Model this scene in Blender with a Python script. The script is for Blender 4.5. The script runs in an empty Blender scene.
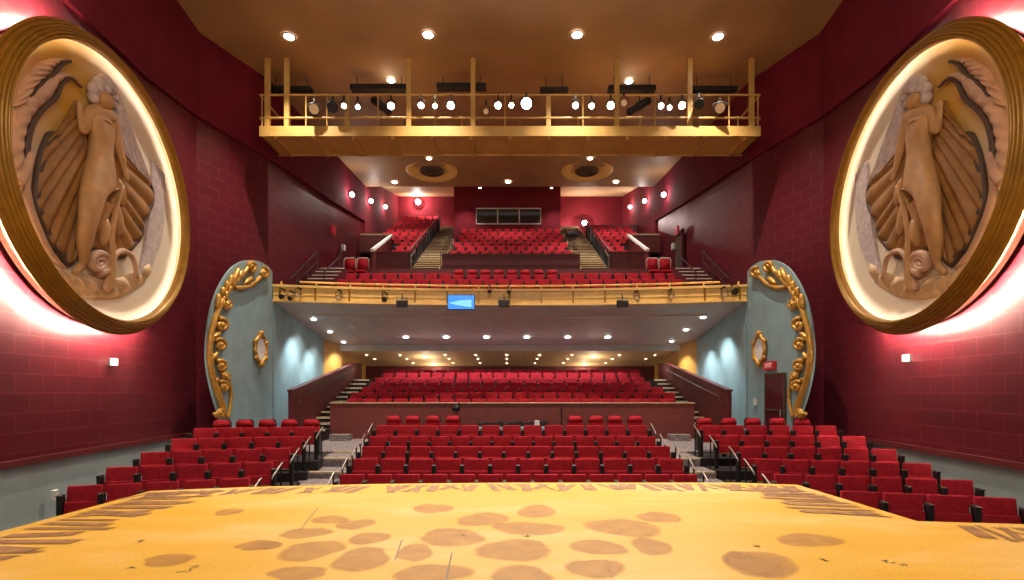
import bpy, bmesh, math, random
from mathutils import Vector, Matrix
random.seed(7)
PI = math.pi
F, CX, HY, EYE = 500.0, 510.0, 390.0, 1.5      # focal length (px), axis column, eye line row, eye height over the stage
scn = bpy.context.scene
COL = scn.collection

# ------------------------------------------------------------------ helpers
def W(px, py, Y):
    return Vector(((px - CX) / F * Y, Y, EYE - (py - HY) / F * Y))

def SX(px, Y):
    return (px - CX) / F * Y

def SZ(py, Y):
    return EYE - (py - HY) / F * Y

def mat(name, col, rough=0.6, metal=0.0, var=0.0, scale=4.0, emit=None, estr=0.0, spec=0.5, col2=None, bump=0.0, bscale=40.0):
    m = bpy.data.materials.new(name); m.use_nodes = True
    nt = m.node_tree; b = nt.nodes['Principled BSDF']
    b.inputs['Base Color'].default_value = (*col, 1); b.inputs['Roughness'].default_value = rough
    b.inputs['Metallic'].default_value = metal
    b.inputs['Specular IOR Level'].default_value = spec
    if emit:
        b.inputs['Emission Color'].default_value = (*emit, 1); b.inputs['Emission Strength'].default_value = estr
    if var or col2:
        tc = nt.nodes.new('ShaderNodeNewGeometry')
        n = nt.nodes.new('ShaderNodeTexNoise'); n.inputs['Scale'].default_value = scale; n.inputs['Detail'].default_value = 5
        nt.links.new(tc.outputs['Position'], n.inputs['Vector'])
        r = nt.nodes.new('ShaderNodeMix'); r.data_type = 'RGBA'
        mr = nt.nodes.new('ShaderNodeMapRange'); mr.inputs['From Min'].default_value = .32; mr.inputs['From Max'].default_value = .68
        nt.links.new(n.outputs['Fac'], mr.inputs['Value']); nt.links.new(mr.outputs['Result'], r.inputs['Factor'])
        r.inputs['A'].default_value = (*[c * (1 - var) for c in col], 1)
        r.inputs['B'].default_value = (*(col2 if col2 else [min(1, c * (1 + var)) for c in col]), 1)
        nt.links.new(r.outputs['Result'], b.inputs['Base Color'])
    if bump:
        tc = nt.nodes.new('ShaderNodeNewGeometry')
        n = nt.nodes.new('ShaderNodeTexNoise'); n.inputs['Scale'].default_value = bscale; n.inputs['Detail'].default_value = 3
        nt.links.new(tc.outputs['Position'], n.inputs['Vector'])
        bp = nt.nodes.new('ShaderNodeBump'); bp.inputs['Strength'].default_value = bump; bp.inputs['Distance'].default_value = .02
        nt.links.new(n.outputs['Fac'], bp.inputs['Height']); nt.links.new(bp.outputs['Normal'], b.inputs['Normal'])
    return m

def tile_mat(name, c1, c2, mortar, tw, th, rough):
    m = bpy.data.materials.new(name); m.use_nodes = True
    nt = m.node_tree; b = nt.nodes['Principled BSDF']; b.inputs['Roughness'].default_value = rough
    g = nt.nodes.new('ShaderNodeNewGeometry'); s = nt.nodes.new('ShaderNodeSeparateXYZ'); c = nt.nodes.new('ShaderNodeCombineXYZ')
    nt.links.new(g.outputs['Position'], s.inputs[0]); nt.links.new(s.outputs['Y'], c.inputs['X']); nt.links.new(s.outputs['Z'], c.inputs['Y'])
    br = nt.nodes.new('ShaderNodeTexBrick')
    br.inputs['Scale'].default_value = 1; br.inputs['Brick Width'].default_value = tw; br.inputs['Row Height'].default_value = th
    br.inputs['Mortar Size'].default_value = .008; br.inputs['Mortar Smooth'].default_value = .1; br.inputs['Bias'].default_value = 0
    br.inputs['Color1'].default_value = (*c1, 1); br.inputs['Color2'].default_value = (*c2, 1); br.inputs['Mortar'].default_value = (*mortar, 1)
    nt.links.new(c.outputs[0], br.inputs['Vector']); nt.links.new(br.outputs['Color'], b.inputs['Base Color'])
    n = nt.nodes.new('ShaderNodeTexNoise'); n.inputs['Scale'].default_value = 1.7; n.inputs['Detail'].default_value = 4
    nt.links.new(g.outputs['Position'], n.inputs['Vector'])
    mr = nt.nodes.new('ShaderNodeMapRange'); mr.inputs['To Min'].default_value = rough - .12; mr.inputs['To Max'].default_value = rough + .12
    nt.links.new(n.outputs['Fac'], mr.inputs['Value']); nt.links.new(mr.outputs['Result'], b.inputs['Roughness'])
    bp = nt.nodes.new('ShaderNodeBump'); bp.inputs['Strength'].default_value = .25; bp.inputs['Distance'].default_value = .01; bp.invert = True
    nt.links.new(br.outputs['Fac'], bp.inputs['Height']); nt.links.new(bp.outputs['Normal'], b.inputs['Normal'])
    return m

M = {}
M['tile'] = tile_mat('red glazed wall tile', (.128, .011, .020), (.108, .009, .017), (.20, .034, .042), .62, .36, .36)
M['plaster'] = mat('red plaster', (.16, .009, .022), .85, spec=.2, var=.15, scale=1.2)
M['rearred'] = mat('rose red wall paint', (.19, .016, .027), .85, spec=.2, var=.1, scale=1.5)
M['maroon'] = mat('maroon painted panel', (.13, .016, .018), .5, var=.15, scale=3)
M['parapet'] = mat('brown red parapet panel', (.20, .045, .035), .5, var=.1, scale=3)
M['grey'] = mat('grey blue plaster', (.26, .39, .42), .6, var=.1, scale=2)
M['wains'] = mat('grey green wall paint', (.44, .54, .53), .65, var=.1, scale=1.5)
M['soffit'] = mat('taupe soffit paint', (.55, .50, .465), .6, var=.08, scale=2)
M['lip'] = mat('grey lip paint', (.55, .53, .50), .6, var=.08, scale=2)
M['cream'] = mat('warm cream ceiling paint', (.74, .51, .27), .65, var=.06, scale=2)
M['ochrewall'] = mat('ochre wall paint', (.58, .34, .09), .6, var=.08, scale=2)
M['ceiling'] = mat('tan gold ceiling paint', (.42, .25, .11), .55, var=.12, scale=.6)
M['catwalk'] = mat('ochre yellow painted steel', (.56, .33, .085), .5, var=.1, scale=3)
M['fascia'] = mat('gold yellow fascia paint', (.88, .56, .16), .42, var=.1, scale=3)
M['frame'] = mat('antique gold moulding', (.36, .175, .012), .36, metal=.25, var=.15, scale=5)
M['reveal'] = mat('bright gold reveal', (.74, .58, .32), .4, metal=.2, var=.1, scale=5)
M['gilt'] = mat('gilded scroll ornament', (.62, .33, .06), .38, metal=.35, var=.25, scale=9)
M['seat'] = mat('red seat fabric', (.43, .016, .028), .85, var=.2, scale=14, spec=.2, bump=.15, bscale=160)
M['black'] = mat('black painted steel', (.012, .011, .012), .5)
M['darkseat'] = mat('dark seat underside', (.03, .012, .014), .6)
M['arm'] = mat('tan wood armrest', (.40, .25, .13), .5, var=.15, scale=12)
M['darkarm'] = mat('dark wood armrest', (.03, .016, .012), .6)
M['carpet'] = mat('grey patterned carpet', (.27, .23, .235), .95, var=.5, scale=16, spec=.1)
M['darkfloor'] = mat('dark floor with row shade', (.018, .012, .013), .7, var=.2, scale=4)  # near-black, also stands in for shade between the seat rows
M['nosing'] = mat('tan wooden step nosing', (.74, .60, .38), .5, var=.12, scale=9)
M['wood'] = mat('worn wooden stair tread', (.80, .62, .34), .55, var=.2, scale=9)
M['white'] = mat('white painted edge', (.8, .76, .7), .5)
M['chrome'] = mat('polished rail steel', (.55, .52, .48), .25, metal=.8)
M['gripsteel'] = mat('dull rail steel', (.30, .25, .22), .45, metal=.5)
M['darkrail'] = mat('dark handrail', (.03, .012, .014), .4)
M['door'] = mat('dark maroon door', (.09, .008, .016), .4, var=.15, scale=5)
M['glass'] = mat('dark booth glass', (.05, .042, .036), .08, spec=.8)  # colour raised to stand in for the lit booth interior
M['mirror'] = mat('pale reflection mirror glass', (.88, .93, .95), .3, metal=.2)  # whitish, barely metallic base paints in a bright reflection
M['lamp'] = mat('white lamp lens', (1, 1, 1), .3, emit=(1, .93, .84), estr=14)
M['hot'] = mat('bright stage lamp lens', (1, 1, 1), .3, emit=(1, .88, .8), estr=40)
M['amber'] = mat('warm amber lens', (.62, .42, .26), .2, emit=(1, .55, .25), estr=.2)
M['bluelamp'] = mat('cool white lamp lens', (1, 1, 1), .3, emit=(.86, .96, 1), estr=10)
M['trimring'] = mat('pale lamp trim ring', (.6, .5, .4), .5)
M['red_sign'] = mat('red lit sign face', (.3, .01, .015), .4, emit=(1, .03, .05), estr=.12)
M['sign_letters'] = mat('pale sign letters', (.9, .7, .65), .4, emit=(1, .4, .4), estr=.3)
M['coolscreen'] = mat('blue screen', (.02, .1, .3), .3, emit=(.03, .28, .9), estr=1.0)
M['coolscreen2'] = mat('pale blue screen area', (.1, .3, .5), .3, emit=(.22, .62, 1.0), estr=1.0)
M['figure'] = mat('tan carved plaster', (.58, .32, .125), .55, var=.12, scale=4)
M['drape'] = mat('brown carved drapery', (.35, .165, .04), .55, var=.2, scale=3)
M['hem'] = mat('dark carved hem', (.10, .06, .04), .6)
M['leaf'] = mat('rosy tan carved leaf', (.62, .38, .24), .55, var=.15, scale=4)
M['hair'] = mat('lavender grey carved hair', (.60, .49, .46), .6, var=.2, scale=7)
M['shellrelief'] = mat('pale peach carved ground', (.72, .50, .28), .6, var=.2, scale=5)
M['mural'] = mat('ochre and cream painted panel', (.70, .43, .09), .55, scale=.5, var=.0001, col2=(.80, .66, .38))
def mural():
    m = bpy.data.materials.new('ochre and cream mural paint'); m.use_nodes = True
    nt = m.node_tree; b = nt.nodes['Principled BSDF']; b.inputs['Roughness'].default_value = .55
    tc = nt.nodes.new('ShaderNodeTexCoord'); mp = nt.nodes.new('ShaderNodeMapping'); mp.inputs['Location'].default_value = (.75, -.75, 0); mp.inputs['Scale'].default_value = (.62, .45, 1)
    nt.links.new(tc.outputs['Object'], mp.inputs['Vector'])
    ln = nt.nodes.new('ShaderNodeVectorMath'); ln.operation = 'LENGTH'; nt.links.new(mp.outputs[0], ln.inputs[0])
    n = nt.nodes.new('ShaderNodeTexNoise'); n.inputs['Scale'].default_value = 1.6; n.inputs['Detail'].default_value = 6; nt.links.new(tc.outputs['Object'], n.inputs['Vector'])
    ad = nt.nodes.new('ShaderNodeMath'); ad.operation = 'MULTIPLY_ADD'; ad.inputs[1].default_value = .5; nt.links.new(n.outputs['Fac'], ad.inputs[0]); nt.links.new(ln.outputs['Value'], ad.inputs[2])
    mr = nt.nodes.new('ShaderNodeMapRange'); mr.inputs['From Min'].default_value = .55; mr.inputs['From Max'].default_value = 1.35; nt.links.new(ad.outputs[0], mr.inputs['Value'])
    mx = nt.nodes.new('ShaderNodeMix'); mx.data_type = 'RGBA'; mx.inputs['A'].default_value = (.66, .36, .04, 1); mx.inputs['B'].default_value = (.84, .74, .57, 1)
    nt.links.new(mr.outputs['Result'], mx.inputs['Factor']); nt.links.new(mx.outputs['Result'], b.inputs['Base Color'])
    return m
M['mural'] = mural()
M['tube'] = mat('cove light tube', (1, 1, 1), .4, emit=(1, .90, .76), estr=330)
M['cove'] = mat('inner cove light', (1, 1, 1), .4, emit=(1, .95, .90), estr=20)
M['stones'] = mat('brown scuffed paint', (.38, .17, .035), .6, scale=5, var=.0001, col2=(.52, .26, .05))
M['strips'] = mat('brown plank paint', (.17, .07, .03), .6, scale=7, var=.0001, col2=(.36, .17, .045))

def stage_mat():
    m = bpy.data.materials.new('yellow painted stage deck'); m.use_nodes = True
    nt = m.node_tree; b = nt.nodes['Principled BSDF']; b.inputs['Roughness'].default_value = .5
    b.inputs['Specular IOR Level'].default_value = .35
    g = nt.nodes.new('ShaderNodeNewGeometry')
    mp = nt.nodes.new('ShaderNodeMapping'); mp.inputs['Scale'].default_value = (.35, 1.0, 1)
    nt.links.new(g.outputs['Position'], mp.inputs['Vector'])
    n = nt.nodes.new('ShaderNodeTexNoise'); n.inputs['Scale'].default_value = .75; n.inputs['Detail'].default_value = 7; n.inputs['Roughness'].default_value = .65
    nt.links.new(mp.outputs[0], n.inputs['Vector'])
    cr = nt.nodes.new('ShaderNodeValToRGB'); e = cr.color_ramp.elements
    e[0].position = .32; e[0].color = (.62, .33, .008, 1); e[1].position = .70; e[1].color = (.76, .50, .21, 1)
    k = cr.color_ramp.elements.new(.5); k.color = (.69, .385, .045, 1)
    nt.links.new(n.outputs['Fac'], cr.inputs['Fac'])
    n2 = nt.nodes.new('ShaderNodeTexNoise'); n2.inputs['Scale'].default_value = 38; n2.inputs['Detail'].default_value = 4
    nt.links.new(g.outputs['Position'], n2.inputs['Vector'])
    mr = nt.nodes.new('ShaderNodeMapRange'); mr.inputs['From Min'].default_value = .3; mr.inputs['From Max'].default_value = .7; mr.inputs['To Min'].default_value = .86; mr.inputs['To Max'].default_value = 1.06
    nt.links.new(n2.outputs['Fac'], mr.inputs['Value'])
    mx = nt.nodes.new('ShaderNodeMix'); mx.data_type = 'RGBA'; mx.blend_type = 'MULTIPLY'; mx.inputs['Factor'].default_value = 1
    nt.links.new(cr.outputs['Color'], mx.inputs['A']); nt.links.new(mr.outputs['Result'], mx.inputs['B'])
    nt.links.new(mx.outputs['Result'], b.inputs['Base Color'])
    return m
M['stage'] = stage_mat()
def worn_paint(key, amount, scale):
    nt = M[key].node_tree; b = nt.nodes['Principled BSDF']
    a = nt.nodes.new('ShaderNodeAttribute'); a.attribute_name = 'wear'
    g = nt.nodes.new('ShaderNodeNewGeometry'); n = nt.nodes.new('ShaderNodeTexNoise'); n.inputs['Scale'].default_value = scale; n.inputs['Detail'].default_value = 6
    nt.links.new(g.outputs['Position'], n.inputs['Vector'])
    m1 = nt.nodes.new('ShaderNodeMath'); m1.operation = 'MULTIPLY_ADD'; m1.inputs[1].default_value = 1.5; m1.inputs[2].default_value = -.55
    nt.links.new(a.outputs['Fac'], m1.inputs[0])
    m2 = nt.nodes.new('ShaderNodeMath'); m2.operation = 'MULTIPLY_ADD'; m2.inputs[1].default_value = 1.3
    nt.links.new(n.outputs['Fac'], m2.inputs[0]); nt.links.new(m1.outputs[0], m2.inputs[2])
    m2b = nt.nodes.new('ShaderNodeClamp'); nt.links.new(m2.outputs[0], m2b.inputs['Value'])
    m3 = nt.nodes.new('ShaderNodeMath'); m3.operation = 'MULTIPLY'; m3.inputs[1].default_value = amount
    nt.links.new(m2b.outputs[0], m3.inputs[0]); nt.links.new(m3.outputs[0], b.inputs['Alpha'])
worn_paint('stones', .54, 9); worn_paint('strips', 1.0, 11)

def obj(name, bm, m, parent=None, smooth=False, mtx=None):
    me = bpy.data.meshes.new(name)
    bmesh.ops.recalc_face_normals(bm, faces=bm.faces)
    bm.to_mesh(me); bm.free()
    me.materials.append(M[m] if isinstance(m, str) else m)
    if smooth:
        for p in me.polygons: p.use_smooth = True
    o = bpy.data.objects.new(name, me); COL.objects.link(o)
    if mtx is not None: o.matrix_world = mtx
    if parent: o.parent = parent
    return o

def tag(o, label, cat, group=None, kind=None):
    o['label'] = label; o['category'] = cat
    if group: o['group'] = group
    if kind: o['kind'] = kind
    return o

def thing(name, label, cat, loc=(0, 0, 0), rot=0, group=None):
    o = bpy.data.objects.new(name, None); COL.objects.link(o)
    o.empty_display_size = .1
    o.location = loc; o.rotation_euler = (0, 0, rot)
    return tag(o, label, cat, group)

def struct(name, bm, m, parent=None, smooth=False):
    o = obj(name, bm, m, parent, smooth)
    if not parent: o['kind'] = 'structure'
    return o

def copy_tree(o, parent=None):
    c = o.copy(); COL.objects.link(c)
    if parent: c.parent = parent
    for ch in o.children: copy_tree(ch, c)
    return c

def NB(): return bmesh.new()

def box(bm, x0, x1, y0, y1, z0, z1, mtx=None, bev=0.0, seg=2):
    vs = [Vector((x, y, z)) for x in (x0, x1) for y in (y0, y1) for z in (z0, z1)]
    if mtx is not None: vs = [mtx @ v for v in vs]
    v = [bm.verts.new(p) for p in vs]
    fs = [bm.faces.new([v[i] for i in q]) for q in ((0, 1, 3, 2), (4, 6, 7, 5), (0, 4, 5, 1), (2, 3, 7, 6), (0, 2, 6, 4), (1, 5, 7, 3))]
    if bev:
        es = list({e for f in fs for e in f.edges})
        bmesh.ops.bevel(bm, geom=es, offset=bev, segments=seg, affect='EDGES', profile=.6)
    return bm

def prism(bm, pts, ext):
    """closed solid: polygon pts (3-D, planar) extruded by vector ext"""
    n = len(pts); ext = Vector(ext)
    a = [bm.verts.new(Vector(p)) for p in pts]; b = [bm.verts.new(Vector(p) + ext) for p in pts]
    bm.faces.new(a); bm.faces.new(list(reversed(b)))
    for i in range(n): bm.faces.new([a[i], a[(i + 1) % n], b[(i + 1) % n], b[i]])
    return bm

def tube(bm, pts, r, n=8, closed=False, cap=True):
    pts = [Vector(p) for p in pts]; N = len(pts)
    rs = r if isinstance(r, (list, tuple)) else [r] * N
    rings = []; up = None
    for i, p in enumerate(pts):
        if closed: t = pts[(i + 1) % N] - pts[i - 1]
        else: t = pts[min(i + 1, N - 1)] - pts[max(i - 1, 0)]
        t.normalize()
        if up is None:
            up = Vector((0, 0, 1)) if abs(t.z) < .9 else Vector((1, 0, 0))
        s = t.cross(up)
        if s.length < 1e-6: s = t.cross(Vector((.3, .8, .5)))
        s.normalize(); u = s.cross(t).normalized(); up = u
        rings.append([bm.verts.new(p + (s * math.cos(a) + u * math.sin(a)) * rs[i]) for a in [2 * PI * k / n for k in range(n)]])
    for i in range(N if closed else N - 1):
        A, B = rings[i], rings[(i + 1) % N]
        for k in range(n): bm.faces.new([A[k], A[(k + 1) % n], B[(k + 1) % n], B[k]])
    if cap and not closed:
        bm.faces.new(list(reversed(rings[0]))); bm.faces.new(rings[-1])
    return bm

def lathe(bm, prof, n=24, mtx=None, closed=False):
    """profile [(r, z)] about local z"""
    rings = []
    for r, z in prof:
        ring = []
        for k in range(n):
            a = 2 * PI * k / n; v = Vector((r * math.cos(a), r * math.sin(a), z))
            ring.append(bm.verts.new(mtx @ v if mtx is not None else v))
        rings.append(ring)
    m = len(rings)
    for i in range(m if closed else m - 1):
        A, B = rings[i], rings[(i + 1) % m]
        for k in range(n): bm.faces.new([A[k], A[(k + 1) % n], B[(k + 1) % n], B[k]])
    if not closed:
        if prof[0][0] > 1e-5: bm.faces.new(list(reversed(rings[0])))
        if prof[-1][0] > 1e-5: bm.faces.new(rings[-1])
    bmesh.ops.remove_doubles(bm, verts=bm.verts, dist=1e-6)
    return bm

def wallstrip(bm, plan, zb, zt, th):
    """vertical wall along plan points; th = thickness, away from the room"""
    for i in range(len(plan) - 1):
        (x0, y0), (x1, y1) = plan[i], plan[i + 1]
        d = Vector((x1 - x0, y1 - y0, 0)).normalized(); s = 1 if (x0 + x1) > 0 else -1
        nrm = Vector((d.y, -d.x, 0))
        if nrm.x * s < 0: nrm = -nrm
        if abs(nrm.x) < .05: nrm = Vector((0, 1, 0))
        q = [Vector((x0, y0, zb[i])), Vector((x1, y1, zb[i + 1])), Vector((x1, y1, zt[i + 1])), Vector((x0, y0, zt[i]))]
        prism(bm, q, nrm * th)
    return bm

def mir(plan, s): return [(s * x, y) for x, y in plan]

def smooth_path(pts, k=6):
    """Catmull-Rom through points"""
    P = [Vector(p) for p in pts]; out = []
    for i in range(len(P) - 1):
        p0, p1, p2, p3 = P[max(i - 1, 0)], P[i], P[i + 1], P[min(i + 2, len(P) - 1)]
        for j in range(k):
            t = j / k
            out.append(.5 * ((2 * p1) + (p2 - p0) * t + (2 * p0 - 5 * p1 + 4 * p2 - p3) * t * t + (3 * p1 - p0 - 3 * p2 + p3) * t ** 3))
    out.append(P[-1]); return out

ORD = ['first', 'second', 'third', 'fourth', 'fifth', 'sixth', 'seventh', 'eighth', 'ninth', 'tenth', 'eleventh', 'twelfth', 'thirteenth',
       'fourteenth', 'fifteenth', 'sixteenth', 'seventeenth', 'eighteenth', 'nineteenth', 'twentieth', 'twenty-first', 'twenty-second',
       'twenty-third', 'twenty-fourth', 'twenty-fifth', 'twenty-sixth', 'twenty-seventh', 'twenty-eighth']

def spot(name, loc, target, power, angle, col=(1, .9, .78), blend=.6, rad=.02, parent=None):
    l = bpy.data.lights.new(name, 'SPOT'); l.energy = power; l.spot_size = math.radians(angle); l.spot_blend = blend
    l.color = col; l.shadow_soft_size = rad
    o = bpy.data.objects.new(name, l); COL.objects.link(o)
    o.location = loc
    o.rotation_euler = (Vector(target) - Vector(loc)).to_track_quat('-Z', 'Y').to_euler()
    return o

def point(name, loc, power, col=(1, .9, .78), rad=.02):
    l = bpy.data.lights.new(name, 'POINT'); l.energy = power; l.color = col; l.shadow_soft_size = rad
    o = bpy.data.objects.new(name, l); COL.objects.link(o); o.location = loc
    return o

# ------------------------------------------------------------------ room shell
FW = lambda Y: 7.7 + .12 * Y                    # front splayed wall
YR = 15.4                                       # the wall steps in here
front = [(FW(3.0), 3.0), (FW(9.0), 9.0), (FW(12.7), 12.7), (FW(YR), YR)]
fj = [9.1, 9.3, 9.45, 9.9]
rear = [(FW(YR), YR), (8.58, 18.0), (8.40, 24.0), (8.40, 29.0)]
rj = [9.9, 9.78, 10.5, 11.3]
CZ = [(2.0, 12.5), (YR, 12.5), (24.0, 12.85), (29.2, 13.38)]   # ceiling line: Y, Z
for s, side in ((-1, 'left'), (1, 'right')):
    bm = NB()
    off = .12
    wallstrip(bm, mir([(x + off, y) for x, y in front], s), [.2] * 4, fj, .25)
    wallstrip(bm, mir([(x + off, y) for x, y in rear], s), [-.5] * 4, rj, .25)
    struct('wall_' + side, bm, 'tile')
    bm = NB()
    wallstrip(bm, mir(front, s), fj, [12.7] * 4, .4)
    wallstrip(bm, mir(rear, s), rj, [12.7, 12.8, 13.1, 13.6], .4)
    struct('wall_%s_upper' % side, bm, 'plaster')
    bm = NB()
    wallstrip(bm, mir([(8.40, 29.0), (8.3, 37.2)], s), [6.0, 6.0], [16.5, 16.5], .3)
    struct('wall_%s_rear' % side, bm, 'rearred')
    bm = NB()
    wallstrip(bm, mir([(x + off - .05, y) for x, y in front], s), [.12] * 4, [.24] * 4, .18)
    struct('trim_%d' % (1 if s < 0 else 2), bm, 'maroon')
    bm = NB()
    wallstrip(bm, mir([(x + off + .06, y) for x, y in front], s), [-1.9] * 4, [.2] * 4, .25)
    struct('wall_%s_wainscot' % side, bm, 'wains')

# ceiling: front flat part, rising rear part, then the steeper ceiling above the back rows
bm = NB()
def slab(bm, y0, z0, y1, z1, hw, t=.3):
    prism(bm, [(-hw, y0, z0), (hw, y0, z0), (hw, y1, z1), (-hw, y1, z1)], (0, 0, t))
slab(bm, 2.0, 12.5, YR, 12.5, 10.2)
slab(bm, YR, 12.5, 24.0, 12.85, 9.6)
slab(bm, 24.0, 12.85, 29.2, 13.38, 9.6)
struct('ceiling', bm, 'ceiling')
bm = NB(); slab(bm, 29.2, 13.9, 37.3, 15.9, 9.6)
struct('ceiling_rear', bm, 'cream')
bm = NB(); box(bm, -9, 9, 37, 37.3, 6, 16.6)
struct('wall_back', bm, 'rearred')

# projection booth standing forward of the back wall
BX0, BX1, BY = SX(454, 32), SX(560.5, 32), 32.0
wx0, wx1, wz0, wz1 = SX(476, BY), SX(541, BY), SZ(224.5, BY), SZ(208, BY)
bm = NB()
box(bm, BX0, wx0, BY, BY + .2, 10, 15); box(bm, wx1, BX1, BY, BY + .2, 10, 15)
box(bm, wx0, wx1, BY, BY + .2, 10, wz0); box(bm, wx0, wx1, BY, BY + .2, wz1, 15)
box(bm, BX0, BX0 + .2, BY + .2, 37, 10, 15.8); box(bm, BX1 - .2, BX1, BY + .2, 37, 10, 15.8)
struct('wall_booth', bm, 'rearred')
bm = NB(); box(bm, wx0, wx1, BY + 2.5, BY + 2.6, wz0 - .5, wz1 + .5)
struct('wall_booth_inside', bm, 'darkfloor')
wf = NB()
for a, b, c, d in ((wx0, wx1, wz0, wz0 + .07), (wx0, wx1, wz1 - .07, wz1)):
    box(wf, a, b, BY - .03, BY + .1, c, d)
for k in range(4):
    x = wx0 + (wx1 - wx0) * k / 3 ; box(wf, max(wx0, x - .035), min(wx1, x + .035), BY - .03, BY + .1, wz0, wz1)
wfo = struct('window_1', wf, 'white'); wfo['kind'] = 'structure'
for k in range(3):
    g = NB(); a = wx0 + (wx1 - wx0) * k / 3 + .035; b = wx0 + (wx1 - wx0) * (k + 1) / 3 - .035
    box(g, a, b, BY + .02, BY + .035, wz0 + .07, wz1 - .07); obj('pane', g, 'glass', wfo)

# ------------------------------------------------------------------ stage
stage_pts = [(-7.2, -3.0), (-7.2, 5.0), (-5.40, 5.2), (-5.35, 7.43), (-4.0, 7.75), (-2, 8.0), (0, 8.1), (3.7, 8.1), (4.55, 7.92), (4.66, 5.72), (7.2, 5.42), (7.2, -3.0)]
st = thing('stage_deck', 'yellow painted thrust stage floor with brown stone shapes and plank border', 'stage', (0, 0, 0))
bm = NB(); prism(bm, [(x, y, -.06) for x, y in stage_pts], (0, 0, .06)); obj('deck', bm, 'stage', st)
bm = NB()
prism(bm, [(x * .985, y - .05, -1.3) for x, y in stage_pts], (0, 0, 1.24)); obj('apron', bm, 'black', st)
def G(px, py):
    Y = EYE * F / (py - HY); return Vector((SX(px, Y), Y, 0))
blobs = []
for cx, cy, hw, hh in [(360,76,40,10),(565,81,38,14),(460,97,52,14),(548,115,72,14),(735,113,73,19),(805,93,42,12),(158,98,42,8),(208,107,38,11),
                       (110,124,48,12),(235,134,45,12),(398,132,70,18),(122,158,60,22),(220,175,60,24),(325,162,38,18),(520,157,85,21),(685,152,60,15),
                       (790,150,43,17),(25,150,35,10),(985,185,50,28),(95,203,65,14),(360,203,88,18),(535,208,65,22),(680,193,68,18)]:
    blobs.append((250 + cx / 1.969, 470 + cy / 1.969, hw / 1.969, hh / 1.969))
blobs += [(229, 512, 15, 3.4), (169, 560, 27, 6.6), (259, 545, 22, 5.5), (809, 540, 34, 7), (760.6, 563, 34, 15)]
def flat(name, pts, m, z=.003, rim=.25):
    n = len(pts); cx = sum(p[0] for p in pts) / n; cy = sum(p[1] for p in pts) / n
    verts = [(x, y, z) for x, y in pts] + [(cx + (x - cx) * (1 - rim), cy + (y - cy) * (1 - rim), z) for x, y in pts]
    faces = [[i, (i + 1) % n, n + (i + 1) % n, n + i] for i in range(n)] + [list(range(n, 2 * n))]
    area = sum(pts[i][0] * pts[(i + 1) % n][1] - pts[(i + 1) % n][0] * pts[i][1] for i in range(n))
    if area < 0: faces = [f[::-1] for f in faces]
    me = bpy.data.meshes.new(name); me.from_pydata(verts, [], faces); me.materials.append(M[m])
    at = me.attributes.new('wear', 'FLOAT', 'POINT')
    for i in range(2 * n): at.data[i].value = 0.0 if i < n else 1.0
    o = bpy.data.objects.new(name, me); COL.objects.link(o); o.parent = st; return o
for bi, (px, py, hw, hh) in enumerate(blobs):
    c = G(px, py); rx = hw / F * c.y; ry = abs(G(px, py - hh).y - G(px, py + hh).y) / 2
    ph = [random.uniform(0, 6.28) for _ in range(3)]; vs = []
    for k in range(28):
        a = 2 * PI * k / 28; q = 1 + .09 * math.sin(2 * a + ph[0]) + .06 * math.sin(3 * a + ph[1]) + .03 * math.sin(5 * a + ph[2])
        vs.append((c.x + rx * q * math.cos(a), c.y + ry * q * math.sin(a)))
    flat('painted_stone', vs, 'stones', .0012 + .00006 * bi)
planks = []
def strip_along(a, b, inward, ln, sk):
    a = Vector(a); b = Vector(b); L = (b - a).length; d = (b - a) / L; n = Vector(inward).normalized(); t = .05
    while t < L - .1:
        w = random.uniform(.06, .17); l0 = random.uniform(.1, .18); l1 = ln * random.uniform(.75, 1.05)
        skew = random.uniform(-sk, sk)
        p = a + d * t
        q = [p + n * l0, p + d * w * .9 + n * (l0 + .02), p + d * (w + skew) + n * l1, p + d * skew + n * (l1 - .03)]
        flat('painted_plank', [(v.x, v.y) for v in q], 'strips', .003 + .00005 * len(planks), .3); planks.append(0); t += w + random.choice((.015, .02, .03, .05, .09))
front_edge = [(-5.35, 7.43), (-4.0, 7.75), (-2, 8.0), (0, 8.1), (3.7, 8.1), (4.55, 7.92)]
for i in range(len(front_edge) - 1):
    strip_along((*front_edge[i], 0), (*front_edge[i + 1], 0), (0, -1, 0), .72, .3)
strip_along((-5.36, 4.3, 0), (-5.36, 5.3, 0), (1, .05, 0), 1.2, .25)
strip_along((-5.36, 5.3, 0), (-5.35, 7.3, 0), (1, .05, 0), 1.15, .25)
strip_along((4.64, 5.8, 0), (4.56, 7.8, 0), (-1, .05, 0), 1.15, .25)
strip_along((4.9, 5.68, 0), (7.0, 5.42, 0), (-.1, -1, 0), .8, .25)
strip_along((-7, 5.0, 0), (-5.5, 5.15, 0), (.1, -1, 0), .8, .25)
bm = NB()   # sheet joints and scattered scraps of dirt
for a, b in (((300, 530), (318, 508)), ((446, 580), (452, 553)), ((395, 560), (402, 540)), ((612, 578), (606, 560))):
    p, q = G(*a), G(*b); d = (q - p).normalized(); n = Vector((-d.y, d.x, 0)) * .006
    bm.faces.new([bm.verts.new((v.x, v.y, .0025)) for v in (p - n, p + n, q + n, q - n)])
for px, py in ((128, 569), (186, 571), (194, 567), (143, 541), (758, 546), (826, 560), (888, 562), (904, 565), (797, 539), (462, 535), (528, 536)):
    c = G(px, py)
    for k in range(3):
        a = random.uniform(0, 6.28); d = Vector((math.cos(a), math.sin(a), 0)) * random.uniform(.015, .04); n = Vector((-d.y, d.x, 0)) * .25
        c2 = c + Vector((random.uniform(-.03, .03), random.uniform(-.03, .03), 0))
        bm.faces.new([bm.verts.new((v.x, v.y, .0025)) for v in (c2 - d - n, c2 + d - n, c2 + d + n, c2 - d + n)])
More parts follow.
